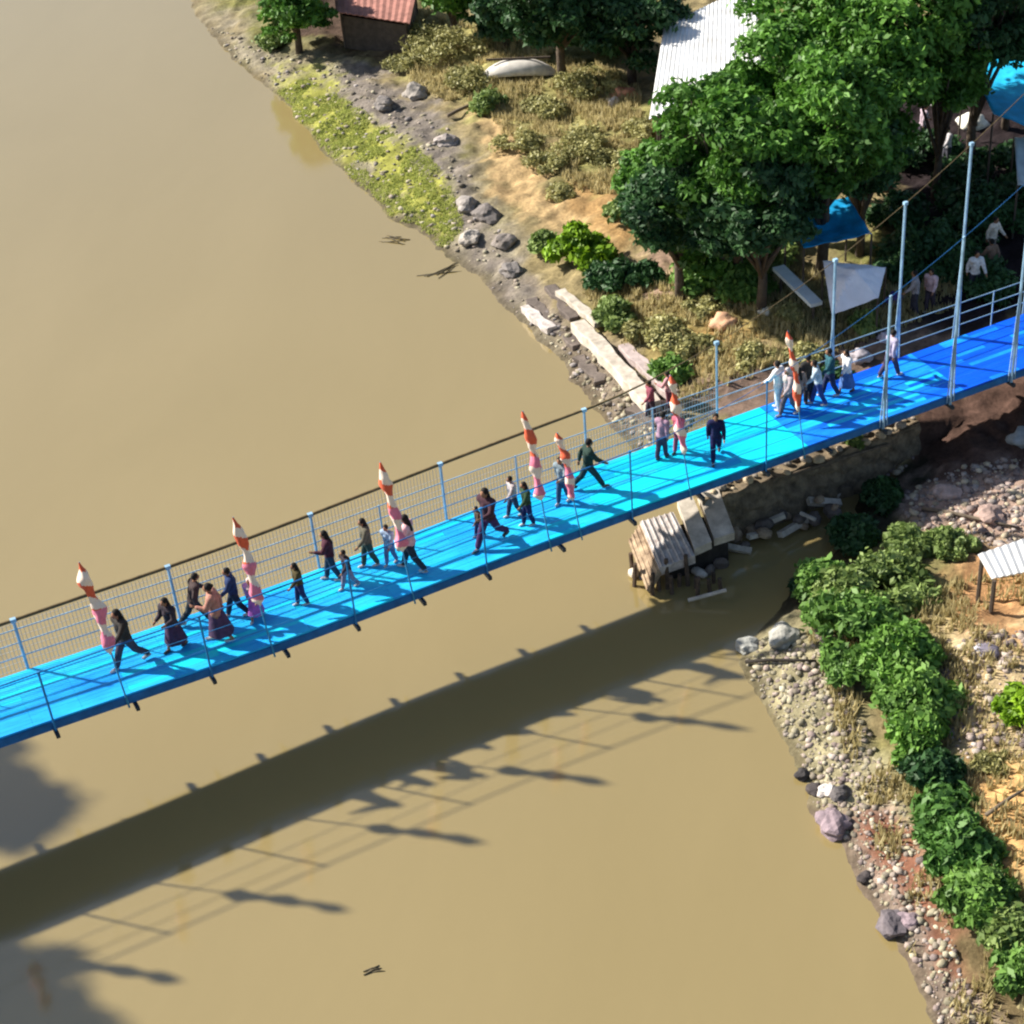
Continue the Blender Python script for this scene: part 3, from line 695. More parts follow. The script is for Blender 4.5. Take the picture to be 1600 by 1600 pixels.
bark = mat('bark', (0.10, 0.075, 0.055), 0.95, 0.4, 4, 0.6)
def tree(x, y, z, h, rx, ry, rz_, label, m=G_TREE, n=9000, size=0.2, seed=0, nclump=46, group='broadleaf trees on the right bank', cat='tree'):
    g = random.Random(seed); e = empty('broadleaf_tree', (x, y, z), label, cat, group)
    cz = h - rz_ * 0.85; rz_ = min(rz_ * 1.35, h * 0.56); cs = []; rs = []
    for i in range(nclump):
        u = g.random() * 2.1 - 1.05; u = max(-0.9, min(1, u)); a = g.random() * 6.283; rr = math.sqrt(max(0, 1 - u * u)); q = 0.45 + 0.55 * g.random()
        cs.append((rx * rr * math.cos(a) * q, ry * rr * math.sin(a) * q, cz + rz_ * u * q)); r0 = g.uniform(0.13, 0.33) * (rx + ry) / 2
        rs.append((r0, r0, r0 * 0.72))
    leaf_obj('crown', leaf_arrays(cs, rs, n, size, seed=seed, fill=0.3), m, e)
    mb = MB(); mb.tube([(0, 0, -0.3), (0.1 * g.uniform(-1, 1), 0.1, h * 0.25), (0.2 * g.uniform(-1, 1), 0.1, cz)], [0.05 * rx + 0.1, 0.04 * rx + 0.07, 0.05], 8)
    for i in range(0, nclump, 3):
        c = Vector(cs[i]); st_ = Vector((0, 0, h * g.uniform(0.25, 0.5))); md = st_.lerp(c, 0.55) + Vector((0, 0, 0.3))
        mb.tube([st_, md, c], [0.03 * rx + 0.04, 0.05, 0.02], 5)
    mb.build('trunk', bark, e, True)
    return e
def treepx(px, py, r_px, aspect, label, zc, **kw):
    """a tree whose crown centre is seen at (px, py), standing with its crown centre zc metres up"""
    p = U(px, py, zc); s = math.hypot(p[0], math.hypot(p[1], CH - zc)); r_ = r_px * s / F
    g0 = max(gz(p[0], p[1]), 0.1); rz_ = r_ * aspect
    return tree(p[0], p[1], g0, zc - g0 + rz_ * 0.6, r_, r_, rz_, label, **kw)
T = [
 (1285, 60, 140, 'broad green tree partly covering the white roof, top centre right', 7.5, G_TREE, 12000),
 (1400, 30, 130, 'light topped tree at the upper right beyond the broad one', 8.0, G_TREE, 9000),
 (1130, 215, 115, 'deep green tree beside the lower end of the white roof', 6.5, G_TREE, 9000),
 (1290, 180, 115, 'largest tree in the middle of the grove above the blue tarp', 7.0, G_TREE, 11000),
 (1060, 310, 85, 'dark bushy tree at the left tip of the grove by the bare slope', 4.6, G_TREE2, 7000),
 (1190, 320, 90, 'dark tree just above the pale shrubs and left of the blue tarp', 5.0, G_TREE2, 7000),
 (1540, -10, 100, 'dark tree in the top right corner above the blue tarpaulins', 8.5, G_TREE2, 8000),
 (1340, 120, 120, 'mid green crown between the broad tree and the dark shade', 6.6, G_TREE, 9000),
 (1165, 160, 75, 'bright crown overlapping the middle of the white roof', 6.2, G_TREE, 7000),
 (1020, 270, 60, 'small shrubby tree below the lower corner of the white roof', 3.6, G_TREE, 4500),
 (1150, 290, 85, 'rounded crown in the lower middle of the grove', 5.0, G_TREE, 7000),
 (1350, 235, 66, 'shaded crown directly above the blue tarpaulin shelter', 5.2, G_TREE2, 6500),
 (1110, 370, 60, 'low bright crown at the foot of the grove above the pale shrubs', 3.0, G_TREE, 4500),
 (1585, 40, 60, 'dark crown behind the cyan tarpaulin', 6.0, G_TREE2, 5000),
 (1475, 105, 62, 'small bright crown left of the blue tarpaulins', 6.5, G_TREE, 4200),
 (870, -25, 90, 'very dark crown at the top edge left of the white roof', 5.5, G_TREE2, 7000),
 (985, 15, 85, 'dark blue green tree between the upturned boat and the white roof', 4.6, G_TREE2, 5500),
 (785, 0, 55, 'dark crown in front of the top edge left of the very dark one', 3.6, G_TREE2, 4500),
 (930, 25, 60, 'low dark crown just behind the upturned boat', 3.2, G_TREE2, 4500),
 (455, 0, 60, 'small bright tree at the top edge near the water', 3.0, G_TREE, 4000),
 (700, -30, 60, 'green crown cut by the top edge right of the red roof', 4.0, G_TREE, 3600),
]
for i, (px, py, r_, lab, zc, m_, n_) in enumerate(T):
    treepx(px, py, r_, 0.62, lab, zc, m=m_, n=int(n_ * 2.2), seed=100 + i, size=0.13, nclump=64)
# trees of the opposite bank, out of the picture on the left: they shade the water at the lower left
for i, (x, y, h, r_) in enumerate([(-32.0, 30.9, 7.6, 2.6), (-28.0, 25.3, 7.4, 2.2), (-27.0, 22.9, 7.2, 2.6), (-37, 35.5, 8.4, 2.8)]):
    tree(x, y, max(gz(x, y), 0.2), h, r_, r_, r_ * 0.7, ['tall tree at the bridge end on the opposite bank', 'slim tree on the opposite bank', 'wide tree nearest the viewer on the opposite bank', 'tree farthest along the opposite bank'][i], n=8000, seed=200 + i, group='trees on the opposite bank')
def bush(px, py, r_px, label, m=G_BUSH, asp=0.75, n=2600, size=0.11, seed=0, ex=1.0, group='shrubs on the river bank', name='leafy_shrub', cat='shrub'):
    p = G(px, py + r_px * 0.25); s = (Vector(p) - Vector((0, 0, CH))).length; r_ = r_px * s / F
    g = random.Random(seed); cs = []; rs = []
    for i in range(26):
        a = g.random() * 6.283; q = math.sqrt(g.random()) * 0.88; hh = (1 - q * q) * g.uniform(0.4, 1.0) * asp
        cs.append((r_ * ex * q * math.cos(a), r_ * q * math.sin(a), r_ * hh)); k = g.uniform(0.12, 0.40) * r_; rs.append((k, k, k * 0.85))
    e = empty(name, p, label, cat, group)
    leaf_obj('foliage', leaf_arrays(cs, rs, n, size, seed=seed), m, e)
    mb = MB()
    for i in range(5): mb.tube([(0, 0, -0.15), Vector(cs[i * 3]) * 0.5, Vector(cs[i * 3])], [0.035, 0.025, 0.01], 5)
    mb.build('stem', bark, e, True)
    return e
B = [
 (1300, 905, 52, 'green shrub nearest the dark inlet under the bridge', G_BUSH, 2400),
 (1370, 925, 62, 'wide mid green shrub at the head of the bank hedge', G_BUSH2, 2800),
 (1425, 850, 50, 'yellowish green shrub beside the pink rubble', G_BUSH2, 2400),
 (1480, 850, 34, 'small pale shrub touching the pink rubble', G_BUSH2, 1500),
 (1330, 985, 60, 'rounded shrub above the stone slope', G_BUSH, 2600),
 (1405, 1010, 68, 'large bright green shrub in the middle of the hedge', G_BUSH3, 3200),
 (1350, 1050, 55, 'low green shrub reaching over the riprap', G_BUSH, 2500),
 (1430, 1085, 66, 'dense green shrub right of the riprap', G_BUSH, 3200),
 (1430, 1150, 44, 'lower shrub hanging toward the stones', G_BUSH3, 2000),
 (1450, 1205, 48, 'dark green round shrub, upper of the narrow chain', G_TREE2, 2000),
 (1472, 1270, 55, 'dark green round shrub in the middle of the narrow chain', G_BUSH4, 2400),
 (1500, 1335, 50, 'dark green shrub by the orange straw', G_BUSH4, 2300),
 (1540, 1395, 58, 'spreading shrub above the dark log', G_BUSH, 2500),
 (1575, 1450, 48, 'shrub at the right edge with pale yellow leaves', G_BUSH2, 2000),
 (1595, 1520, 40, 'green weed clump at the lower right edge', G_BUSH, 1500),
 (1598, 1095, 42, 'lime green shrub cut by the right edge', G_LIME, 2000),
 (1090, 430, 58, 'mid green shrub below the grove, left one', G_BUSH, 3000),
 (1150, 390, 52, 'pale green shrub directly under the grove', G_BUSH2, 2600),
 (1165, 450, 48, 'green shrub left of the white beam', G_BUSH, 2400),
 (1205, 370, 40, 'light green shrub beside the blue tarp', G_BUSH2, 1700),
 (980, 430, 34, 'dark shrub right of the lime plant', G_TREE2, 1600),
 (960, 495, 30, 'dusty green shrub beside the broken concrete beam', G_BUSH2, 1500),
 (1030, 510, 48, 'dry olive shrub beside the concrete beam', G_DRY, 2200),
 (1085, 545, 40, 'dry olive shrub behind the bridge rail', G_DRY, 1800),
 (1045, 575, 28, 'deep green weed clump close to the bridge', G_BUSH, 1100),
 (1170, 555, 36, 'dry brown shrub near the last streamer', G_DRY, 1600),
 (1345, 508, 28, 'yellow green shrub below the white tent', G_BUSH2, 1500),
 (1260, 545, 30, 'olive shrub between streamer and tall hangers', G_DRY, 1300),
 (1300, 600, 30, 'dark green shrub close to the rail below the tent', G_TREE2, 1200),
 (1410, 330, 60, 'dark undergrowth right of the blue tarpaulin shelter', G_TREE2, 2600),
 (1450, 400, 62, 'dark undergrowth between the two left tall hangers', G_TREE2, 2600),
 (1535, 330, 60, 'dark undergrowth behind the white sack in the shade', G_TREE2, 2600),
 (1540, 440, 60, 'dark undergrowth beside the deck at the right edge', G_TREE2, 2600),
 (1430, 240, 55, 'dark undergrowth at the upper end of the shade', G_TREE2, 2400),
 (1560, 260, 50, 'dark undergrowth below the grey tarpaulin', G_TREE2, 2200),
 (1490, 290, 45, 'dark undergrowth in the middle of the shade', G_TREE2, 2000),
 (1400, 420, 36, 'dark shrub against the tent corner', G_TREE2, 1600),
 (1335, 835, 36, 'dark shrub at the head of the shaded inlet', G_TREE2, 1600),
 (1385, 775, 34, 'dark shrub below the ledge between inlet and pink rubble', G_TREE2, 1500),
 (1275, 905, 30, 'dark weed hanging over the shaded inlet', G_TREE2, 1300),
 (650, 60, 34, 'straw green shrub under the red roof corner', G_DRY, 1700),
 (800, 215, 30, 'small straw shrub above the tan path', G_DRY, 1400),
 (1000, 200, 34, 'dusty shrub at the lower corner of the white roof', G_DRY, 1600),
 (880, 300, 26, 'low straw tuft between path and grove', G_DRY, 1100),
 (985, 330, 26, 'low green tuft at the left tip of the grove', G_BUSH2, 1100),
 (1110, 480, 40, 'yellowish shrub behind the orange brown cloth heap', G_DRY, 1900),
 (1230, 480, 26, 'dry tuft under the white board', G_DRY, 1100),
 (690, 70, 48, 'straw coloured shrub under the top edge', G_DRY, 2300),
 (740, 120, 40, 'olive shrub left of the upturned boat', G_DRY, 1900),
 (860, 160, 46, 'dry yellow green shrub below the upturned boat', G_DRY, 2200),
 (930, 130, 40, 'straw coloured shrub near the orange cloth', G_DRY, 1900),
 (905, 215, 44, 'grey green shrub on the slope above the bare path', G_DRY, 2100),
 (960, 250, 40, 'brownish shrub between slope and grove', G_DRY, 1900),
 (860, 250, 30, 'small olive shrub beside the tan path', G_DRY, 1200),
 (770, 160, 26, 'dark olive tuft at the head of the tan path', G_BUSH2, 1000),
 (640, 100, 32, 'grey olive shrub at the edge of the stones', G_DRY, 1300),
 (430, 60, 28, 'grey green shrub near the upper shoreline', G_BUSH2, 1100),
 (840, 385, 22, 'grey green tuft left of the lime plant', G_BUSH2, 800),
 (1545, 1185, 26, 'low brown green tuft on the yellow earth', G_DRY, 900),
 (1340, 690, 16, 'tiny weed on the ledge under the bridge', G_BUSH2, 350),
 (1180, 760, 20, 'small weed on the ledge near the broken pier', G_BUSH2, 450),
]
for i, (px, py, r_, lab, m_, n_) in enumerate(B):
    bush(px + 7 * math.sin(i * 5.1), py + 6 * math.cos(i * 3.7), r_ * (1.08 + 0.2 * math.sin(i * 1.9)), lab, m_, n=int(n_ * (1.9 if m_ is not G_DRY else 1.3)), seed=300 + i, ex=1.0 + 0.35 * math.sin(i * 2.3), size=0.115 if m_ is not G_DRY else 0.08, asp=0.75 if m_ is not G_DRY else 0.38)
# lime green broad leaved plant: arching banana-like blades
def blade_plant(px, py, r_px, label):
    p = G(px, py + 20); s = (Vector(p) - Vector((0, 0, CH))).length; r_ = r_px * s / F
    e = empty('banana_plant', p, label, 'plant'); g = random.Random(5)
    for k in range(30):
        a = k * 2.4; ln = r_ * g.uniform(0.75, 1.15); up = g.uniform(0.5, 1.3); wd = 0.20 * g.uniform(0.8, 1.2); mb = MB(); vs = []; n = 8
        for i in range(n + 1):
            u = i / n; d = Vector((math.cos(a), math.sin(a), 0)); c = d * ln * u + Vector((0, 0, ln * up * (u * 1.5 - u * u * 1.25) + 0.3 * (1 - u)))
            sd = Vector((-math.sin(a), math.cos(a), 0)); ww = wd * math.sin(math.pi * min(1, u * 0.93 + 0.05)) ** 0.6
            vs += [c + sd * ww - Vector((0, 0, 0.05)), c, c - sd * ww - Vector((0, 0, 0.05))]
        mb.add(vs, [(i * 3 + q, i * 3 + q + 1, i * 3 + q + 4, i * 3 + q + 3) for i in range(n) for q in (0, 1)])
        mb.build('leaf', mat('banana_leaf', (0.24, 0.40, 0.02), 0.45, 0.35, 2.0), e, True)
    mb = MB(); mb.tube([(0, 0, -0.1), (0, 0, 0.6)], [0.12, 0.08], 8); mb.build('stem', mat('green_stem', (0.12, 0.16, 0.04), 0.7), e, True)
bush(905, 398, 50, 'rounded bright lime green plant standing alone on the bare slope', G_LIME, asp=1.0, n=3600, size=0.14, seed=77, name='lime_green_plant', cat='plant', group=None)
bush(940, 430, 34, 'dark green low growth at the foot of the lime plant', G_TREE2, asp=0.6, n=1800, seed=78)
# fallen twig in the shallow water left bank
# ------------------------------------------------------------ GRASS and STONES (uncountable)
def sample_poly(poly, n, seed, dens=None):
    g = np.random.default_rng(seed); pa = np.array(poly, float); out = []
    lo = pa.min(0); hi = pa.max(0)
    # uniform in world over the ground seen through the outline
    w = np.array([U(x, y, 1.0)[:2] for x, y in poly]); lo = w.min(0); hi = w.max(0)
    q = lo + (hi - lo) * g.random((n * 4, 2)); ins = in_poly(q[:, 0], q[:, 1], w); q = q[ins][:n]
    z = height(q[:, 0], q[:, 1]); k = z > 0.06
    return q[k], z[k]
def grass(name, polys, n, size, m, seed):
    Vs = []; tn = []; g = np.random.default_rng(seed)
    for poly, frac in polys:
        q, z = sample_poly(poly, int(n * frac), seed); k = len(q)
        cl = vnoise(q[:, 0], q[:, 1], 1.4, seed) > 0.33; q = q[cl]; z = z[cl]; k = len(q)
        for b_ in range(3):
            a = g.random(k) * 6.283; s = size * (0.5 + g.random(k)); lean = 0.6 * g.random(k)
            d = np.stack([np.cos(a), np.sin(a)], 1); o = q + g.normal(size=(k, 2)) * 0.05
            w_ = 0.028 + 0.02 * g.random(k)
            p0 = np.column_stack([o[:, 0] - d[:, 1] * w_, o[:, 1] + d[:, 0] * w_, z - 0.03]); p1 = np.column_stack([o[:, 0] + d[:, 1] * w_, o[:, 1] - d[:, 0] * w_, z - 0.03])
            p2 = np.column_stack([o + d * (s * lean)[:, None], z + s]); Vs.append(np.stack([p0, p1, p2], 1).reshape(-1, 3)); tn.append(g.random(k))
    V = np.vstack(Vs); Q = np.arange(len(V)).reshape(-1, 3); me = np_mesh(name, V, Q, 3)
    at = me.attributes.new('tint', 'FLOAT', 'FACE'); at.data.foreach_set('value', np.concatenate(tn).astype(np.float32)[:len(me.polygons)])
    return link_mesh(name, me, m)
g1 = grass('grass', [([(425, 95), (480, 105), (560, 160), (640, 215), (700, 265), (722, 330), (690, 352), (640, 335), (560, 260), (480, 190), (430, 135)], 1.0)], 10000, 0.06,
      leaf_mat('yellow_green_grass', (0.28, 0.32, 0.08), (0.52, 0.56, 0.17), 0.35), 11)
tag(g1, 'yellow green grass strip along the upper left shoreline', 'grass', kind='stuff')
g2 = grass('dry_grass', [([(620, 20), (1000, 150), (1010, 330), (900, 300), (760, 190), (640, 130)], 0.4), ([(1260, 960), (1500, 900), (1560, 1640), (1500, 1640), (1380, 1300)], 0.14), ([(1500, 900), (1640, 880), (1640, 1640), (1540, 1640)], 0.06),
                         ([(1400, 900), (1640, 900), (1640, 1000), (1460, 1000)], 0.0), ([(900, 430), (1500, 440), (1500, 500), (1060, 620)], 0.25)], 18000, 0.22,
      leaf_mat('dry_grass_blades', (0.30, 0.25, 0.11), (0.62, 0.53, 0.28), 0.4), 12)
tag(g2, 'dry straw and olive grass scattered over the bank soil', 'grass', kind='stuff')
# stone template shapes
def stone_shape(seed):
    bm = bmesh.new(); bmesh.ops.create_icosphere(bm, subdivisions=1, radius=1); g = random.Random(seed)
    for v in bm.verts: v.co *= g.uniform(0.7, 1.15)
    for v in bm.verts: v.co.z *= 0.65
    V = np.array([v.co for v in bm.verts]); Fc = np.array([[v.index for v in f.verts] for f in bm.faces]); bm.free(); return V, Fc
SHP = [stone_shape(i) for i in range(6)]
def stones(name, polys, n, smin, smax, seed, pal):
    g = np.random.default_rng(seed); Vs = []; Fs = []; cs = []; off = 0
    for poly, frac in polys:
        q, z = sample_poly(poly, int(n * frac), seed)
        for (x, y), zz in zip(q, z):
            V, Fc = SHP[int(g.integers(6))]; s = smin + (smax - smin) * g.random() ** 4; a = g.random() * 6.283
            M = np.array([[math.cos(a), -math.sin(a), 0], [math.sin(a), math.cos(a), 0], [0, 0, 1]]); v = (V * [s * g.uniform(.8, 1.4), s, s]) @ M.T + [x, y, zz + s * 0.02]
            Vs.append(v); Fs.append(Fc + off); off += len(V); c = np.array(pal[int(g.integers(len(pal)))]) * g.uniform(0.7, 1.2); cs.append(np.tile([*c, 1], (len(V), 1)))
    V = np.vstack(Vs); Fc = np.vstack(Fs); me = np_mesh(name, V, Fc, 3)
    ca = me.color_attributes.new('stone', 'FLOAT_COLOR', 'POINT'); ca.data.foreach_set('color', np.vstack(cs).astype(np.float32).ravel())
    return link_mesh(name, me, STONE)
STONE = attr_mat('stone_mat', 'stone', 0.9, 0.3, 14, 0.2)
PAL = [(0.36, 0.32, 0.22), (0.30, 0.27, 0.19), (0.42, 0.38, 0.28), (0.22, 0.19, 0.15), (0.36, 0.30, 0.25)]
PALP = [(0.36, 0.29, 0.25), (0.28, 0.22, 0.20), (0.42, 0.36, 0.32), (0.20, 0.16, 0.15)]
r1 = stones('riprap', [([(1150, 960), (1280, 960), (1420, 1240), (1520, 1500), (1600, 1640), (1450, 1640), (1330, 1390), (1240, 1210), (1140, 1040)], 1.0)], 4200, 0.02, 0.12, 21, PAL + PAL + PALP)
tag(r1, 'loose pale stones covering the lower right shore', 'stones', kind='stuff')
r2 = stones('riprap', [([(290, 0), (420, 50), (560, 110), (700, 200), (770, 330), (850, 460), (960, 650), (900, 630), (780, 500), (690, 400), (560, 310), (480, 215), (400, 130)], 0.75),
                       ([(840, 450), (1060, 600), (1090, 660), (980, 690), (900, 620)], 0.25)], 6000, 0.02, 0.14, 22, PAL + [(0.30, 0.27, 0.26)])
tag(r2, 'grey stones and rubble along the upper shoreline', 'stones', kind='stuff')
r3 = stones('rubble', [([(1400, 740), (1640, 700), (1640, 860), (1440, 830)], 0.5), ([(1450, 1000), (1640, 1000), (1640, 1180), (1500, 1180)], 0.3), ([(1130, 740), (1420, 640), (1430, 700), (1140, 800)], 0.2)], 2600, 0.03, 0.15, 23, PALP + [(0.5, 0.42, 0.30)])
tag(r3, 'pinkish rubble strewn over the bank right of the inlet', 'rubble', kind='stuff')
def boulder(px, py, r_px, label, c=(0.34, 0.30, 0.27), seed=0, zoff=0.0):
    p = G(px, py); s = (Vector(p) - Vector((0, 0, CH))).length; r_ = r_px * s / F
    bm = bmesh.new(); bmesh.ops.create_icosphere(bm, subdivisions=3, radius=r_)
    for v in bm.verts:
        q = mn.noise(v.co * (1.3 / r_) + Vector((seed * 3.1, 0, 0))); q2 = mn.noise(v.co * (3.7 / r_) + Vector((0, seed * 1.7, 0)))
        v.co *= 1 + 0.45 * q + 0.14 * q2; v.co.z *= 0.7; v.co.x *= 1.2
    me = bpy.data.meshes.new('boulder'); bm.to_mesh(me); bm.free()
    o = link_mesh('boulder', me, mat('boulder %.2f %.2f' % (c[0], c[2]), c, 0.9, 0.35, 5, 0.6)); o.location = Vector(p) + Vector((0, 0, r_ * 0.25 + zoff)); o.rotation_euler = (0, 0, seed)
    return tag(o, label, 'boulder', 'boulders along the shore')
for i, (px, py, r_, lab, c) in enumerate([
 (1254, 1212, 11, 'small black rock at the waterline below the pale riprap', (0.05, 0.045, 0.045)),
 (1272, 1236, 12, 'dark rock just below the small black one', (0.06, 0.05, 0.05)),
 (1292, 1238, 13, 'white stone beside the dark rocks', (0.62, 0.56, 0.52)),
 (1312, 1242, 14, 'dark grey rock right of the white stone', (0.10, 0.09, 0.09)),
 (1300, 1290, 24, 'largest purplish grey rock jutting into the river', (0.26, 0.20, 0.22)),
 (1322, 1290, 12, 'dark rock on the back of the purplish one', (0.10, 0.08, 0.08)),
 (1352, 1374, 11, 'lone black rock at the waterline', (0.06, 0.05, 0.05)),
 (1395, 1450, 22, 'dark mottled rock at the lower waterline', (0.14, 0.12, 0.13)),
 (1420, 1440, 14, 'smaller grey rock against the mottled one', (0.26, 0.23, 0.22)),
 (1572, 1524, 8, 'single pale yellowish stone on brown soil', (0.75, 0.66, 0.45)),
 (730, 325, 16, 'grey boulder at the lower end of the grass strip', (0.30, 0.27, 0.25)),
 (760, 340, 19, 'dark cracked boulder beside the tan path', (0.17, 0.15, 0.14)),
 (790, 380, 16, 'brown grey boulder above the pale slab shore', (0.22, 0.19, 0.17)),
 (735, 375, 15, 'light grey boulder at the water near the twig shadow', (0.38, 0.34, 0.30)),
 (800, 425, 15, 'flat dark boulder above the rubble wall', (0.20, 0.18, 0.17)),
 (700, 225, 16, 'pointed grey boulder above the grass strip', (0.32, 0.28, 0.26)),
 (650, 150, 18, 'grey boulder at the top of the grass strip', (0.30, 0.27, 0.24)),
 (600, 165, 14, 'small dark boulder beside the grass strip', (0.20, 0.18, 0.17)),
 (1170, 1012, 16, 'pale boulder in the shade beside the inlet', (0.36, 0.36, 0.33)),
 (1225, 1000, 22, 'grey boulder under the shrubs beside the inlet', (0.36, 0.35, 0.31)),
 (1545, 810, 20, 'pink brown boulder in the rubble', (0.38, 0.27, 0.23)),
 (1480, 775, 18, 'dusty pink boulder left in the rubble', (0.42, 0.31, 0.27)),
]): boulder(px, py, r_, lab, c, i + 1)

# ------------------------------------------------------------ BROKEN CONCRETE on the left shore
conc = mat('pale_concrete', (0.58, 0.52, 0.44), 0.9, 0.25, 3, 0.4, dirt=(0.36, 0.31, 0.25))
conc_dk = mat('old_dark_concrete', (0.14, 0.115, 0.10), 0.95, 0.4, 4, 0.6)
conc_w = mat('whitish_concrete', (0.60, 0.56, 0.53), 0.9, 0.22, 5, 0.5, dirt=(0.30, 0.25, 0.23))
def slab_between(name, a, b_, wd, th, m, label, cat, lift=0.12, jag=0.05, group=None, seed=0):
    """a broken-edged slab lying along a-b"""
    g = random.Random(seed); a = Vector(a); b_ = Vector(b_); d = b_ - a; L_ = d.length; n = max(4, int(L_ / 0.3)); side = Vector((-d.y, d.x, 0)).normalized()
    c = (a + b_) / 2; mb = MB(); vs = []
    for i in range(n + 1):
        p = a + d * (i / n) - c; l = wd / 2 + g.uniform(-jag, jag); r_ = wd / 2 + g.uniform(-jag, jag); z = lift + g.uniform(-.015, .015)
        vs += [p + side * l + Vector((0, 0, z)), p - side * r_ + Vector((0, 0, z)), p - side * r_ + Vector((0, 0, z - th)), p + side * l + Vector((0, 0, z - th))]
    fs = [(i * 4 + q, i * 4 + (q + 1) % 4, i * 4 + 4 + (q + 1) % 4, i * 4 + 4 + q) for i in range(n) for q in range(4)] + [(3, 2, 1, 0), (n * 4, n * 4 + 1, n * 4 + 2, n * 4 + 3)]
    mb.add(vs, fs); o = mb.build(name, m); o.location = c; mo = o.modifiers.new('b', 'BEVEL'); mo.width = 0.02; mo.segments = 1
    return tag(o, label, cat, group)
slab_between('concrete_beam', G(905, 520), G(1022, 648), 0.50, 0.38, conc, 'long pale concrete beam slanting down the bank to the bridge', 'beam', 0.45, seed=1)
slab_between('concrete_slab', G(876, 466), G(938, 518), 0.32, 0.2, conc, 'shorter pale slab above the end of the long beam', 'slab', 0.35, seed=2)
slab_between('concrete_slab', G(975, 545), G(1052, 622), 0.4, 0.25, mat('pinkish_concrete', (0.44, 0.36, 0.34), 0.9, 0.3, 4, 0.4), 'greyish pink slab right of the long beam', 'slab', 0.2, seed=3)
slab_between('concrete_slab', G(820, 485), G(862, 520), 0.35, 0.25, conc_w, 'small white broken slab at the water by the rubble wall', 'slab', 0.2, seed=4)
for i, (a, b_) in enumerate([((830, 470), (900, 545)), ((860, 450), (900, 500)), ((905, 560), (940, 600)), ((985, 640), (1030, 665))]):
    slab_between('rubble_block', G(*a), G(*b_), 0.42, 0.4, conc_dk, ['dark rubble wall at the water end of the beam', 'dark block under the short slab', 'dark block at the shore below the long beam', 'dark gap block between beam and bridge'][i], 'rubble', 0.12, 0.12, seed=10 + i)
for i, (a, b_, r_) in enumerate([((1005, 1115), (1006, 1115), 0)]): pass
def log(a, b_, r_, label, m=None, name='driftwood_log', z=0.12):
    a = G(*a); b_ = G(*b_); c = (a + b_) / 2; mb = MB(); d = b_ - a
    mb.tube([a - c, a - c + d * .3 + Vector((0.03, 0.02, 0.03)), a - c + d * .7 + Vector((-0.02, 0, 0.02)), b_ - c], [r_, r_ * .9, r_ * .8, r_ * .5], 7)
    o = mb.build(name, m or mat('dead_wood', (0.14, 0.11, 0.08), 0.9, 0.4, 6), None, True); o.location = c + Vector((0, 0, z)); return tag(o, label, 'log')
log((1466, 1408), (1500, 1376), 0.09, 'short dark log on red soil beside the spreading shrub', mat('charred_wood', (0.03, 0.025, 0.02), 0.9))
log((1165, 1040), (1275, 1038), 0.05, 'thin dark pole lying level across the stones by the inlet', mat('charred_wood', (0.03, 0.025, 0.02), 0.9))
log((1130, 790), (1390, 705), 0.07, 'long thin log lying along the ledge under the bridge', z=0.25)
log((1440, 800), (1590, 830), 0.06, 'thin dead branch across the pink rubble')
log((700, 185), (745, 165), 0.08, 'dark dead branch at the top of the grey stones')
log((1540, 1280), (1600, 1240), 0.05, 'thin stick on the orange straw')

def flotsam(px, py, n, spread, label, sd_):
    g = random.Random(sd_); p = Vector(U(px, py, 0)); mb = MB(); a0 = g.random() * 3
    for k in range(n):                                     # sticks tangled into one raft
        a = a0 + g.uniform(-.5, .5); l = spread * g.uniform(.5, 1); c = Vector((g.uniform(-.2, .2) * spread, g.uniform(-.2, .2) * spread, g.uniform(0, .02))); d = Vector((math.cos(a), math.sin(a), 0)) * l / 2
        mb.tube([c - d, c + d * 0.1 + Vector((0.02, 0.02, 0.01)), c + d], [0.012, 0.02, 0.008], 5)
    o = mb.build('floating_branch', mat('wet_branch', (0.10, 0.08, 0.045), 0.7, 0.3, 5), None, True); o.location = p; tag(o, label, 'branch')
flotsam(585, 1515, 5, 0.35, 'small brown clump of twigs floating alone in the open river at the bottom', 1)
flotsam(620, 375, 6, 1.3, 'half sunken branch lying off the lower end of the grass strip', 2)
flotsam(690, 425, 7, 1.5, 'half sunken branch in the shallow water below the grey boulders', 3)
# ------------------------------------------------------------ BROKEN PIER standing in the water
pz = empty('broken_pier', U(1060, 905, 0), 'ruined concrete pier with whitish tilted slabs standing in the water under the bridge', 'pier')
def pier_slab(quad, th, m, tilt, ribs=0):
    """quad: four pixels and heights of the top face"""
    V = [Vector(U(px, py, z)) - pz.location for px, py, z in quad]; n = (V[1] - V[0]).cross(V[3] - V[0]).normalized()
    if n.z < 0: n = -n
    mb = MB(); W_ = [v - n * th for v in V]; mb.add(V + W_, [(0, 1, 2, 3), (7, 6, 5, 4), (0, 4, 5, 1), (1, 5, 6, 2), (2, 6, 7, 3), (3, 7, 4, 0)])
    for k in range(ribs):
        u = (k + 0.5) / ribs; a = V[0].lerp(V[1], u); b_ = V[3].lerp(V[2], u); mb.tube([a + n * 0.005, b_ + n * 0.005], 0.035, 5)
    o = mb.build('slab', m, pz); return o
pier_slab([(1000, 815, 1.15), (1052, 800, 1.25), (1086, 868, .85), (1030, 888, .75)], 0.32, conc_w, 0, 6)
pier_slab([(1058, 782, 1.38), (1082, 775, 1.42), (1112, 846, 1.0), (1085, 858, .95)], 0.30, conc, 0, 0)
pier_slab([(1090, 770, 1.42), (1122, 762, 1.46), (1148, 832, 1.05), (1116, 842, 1.0)], 0.30, conc, 0, 0)
stained = mat('stained_concrete', (0.40, 0.30, 0.20), 0.95, 0.4, 5, 0.5, dirt=(0.14, 0.09, 0.06))
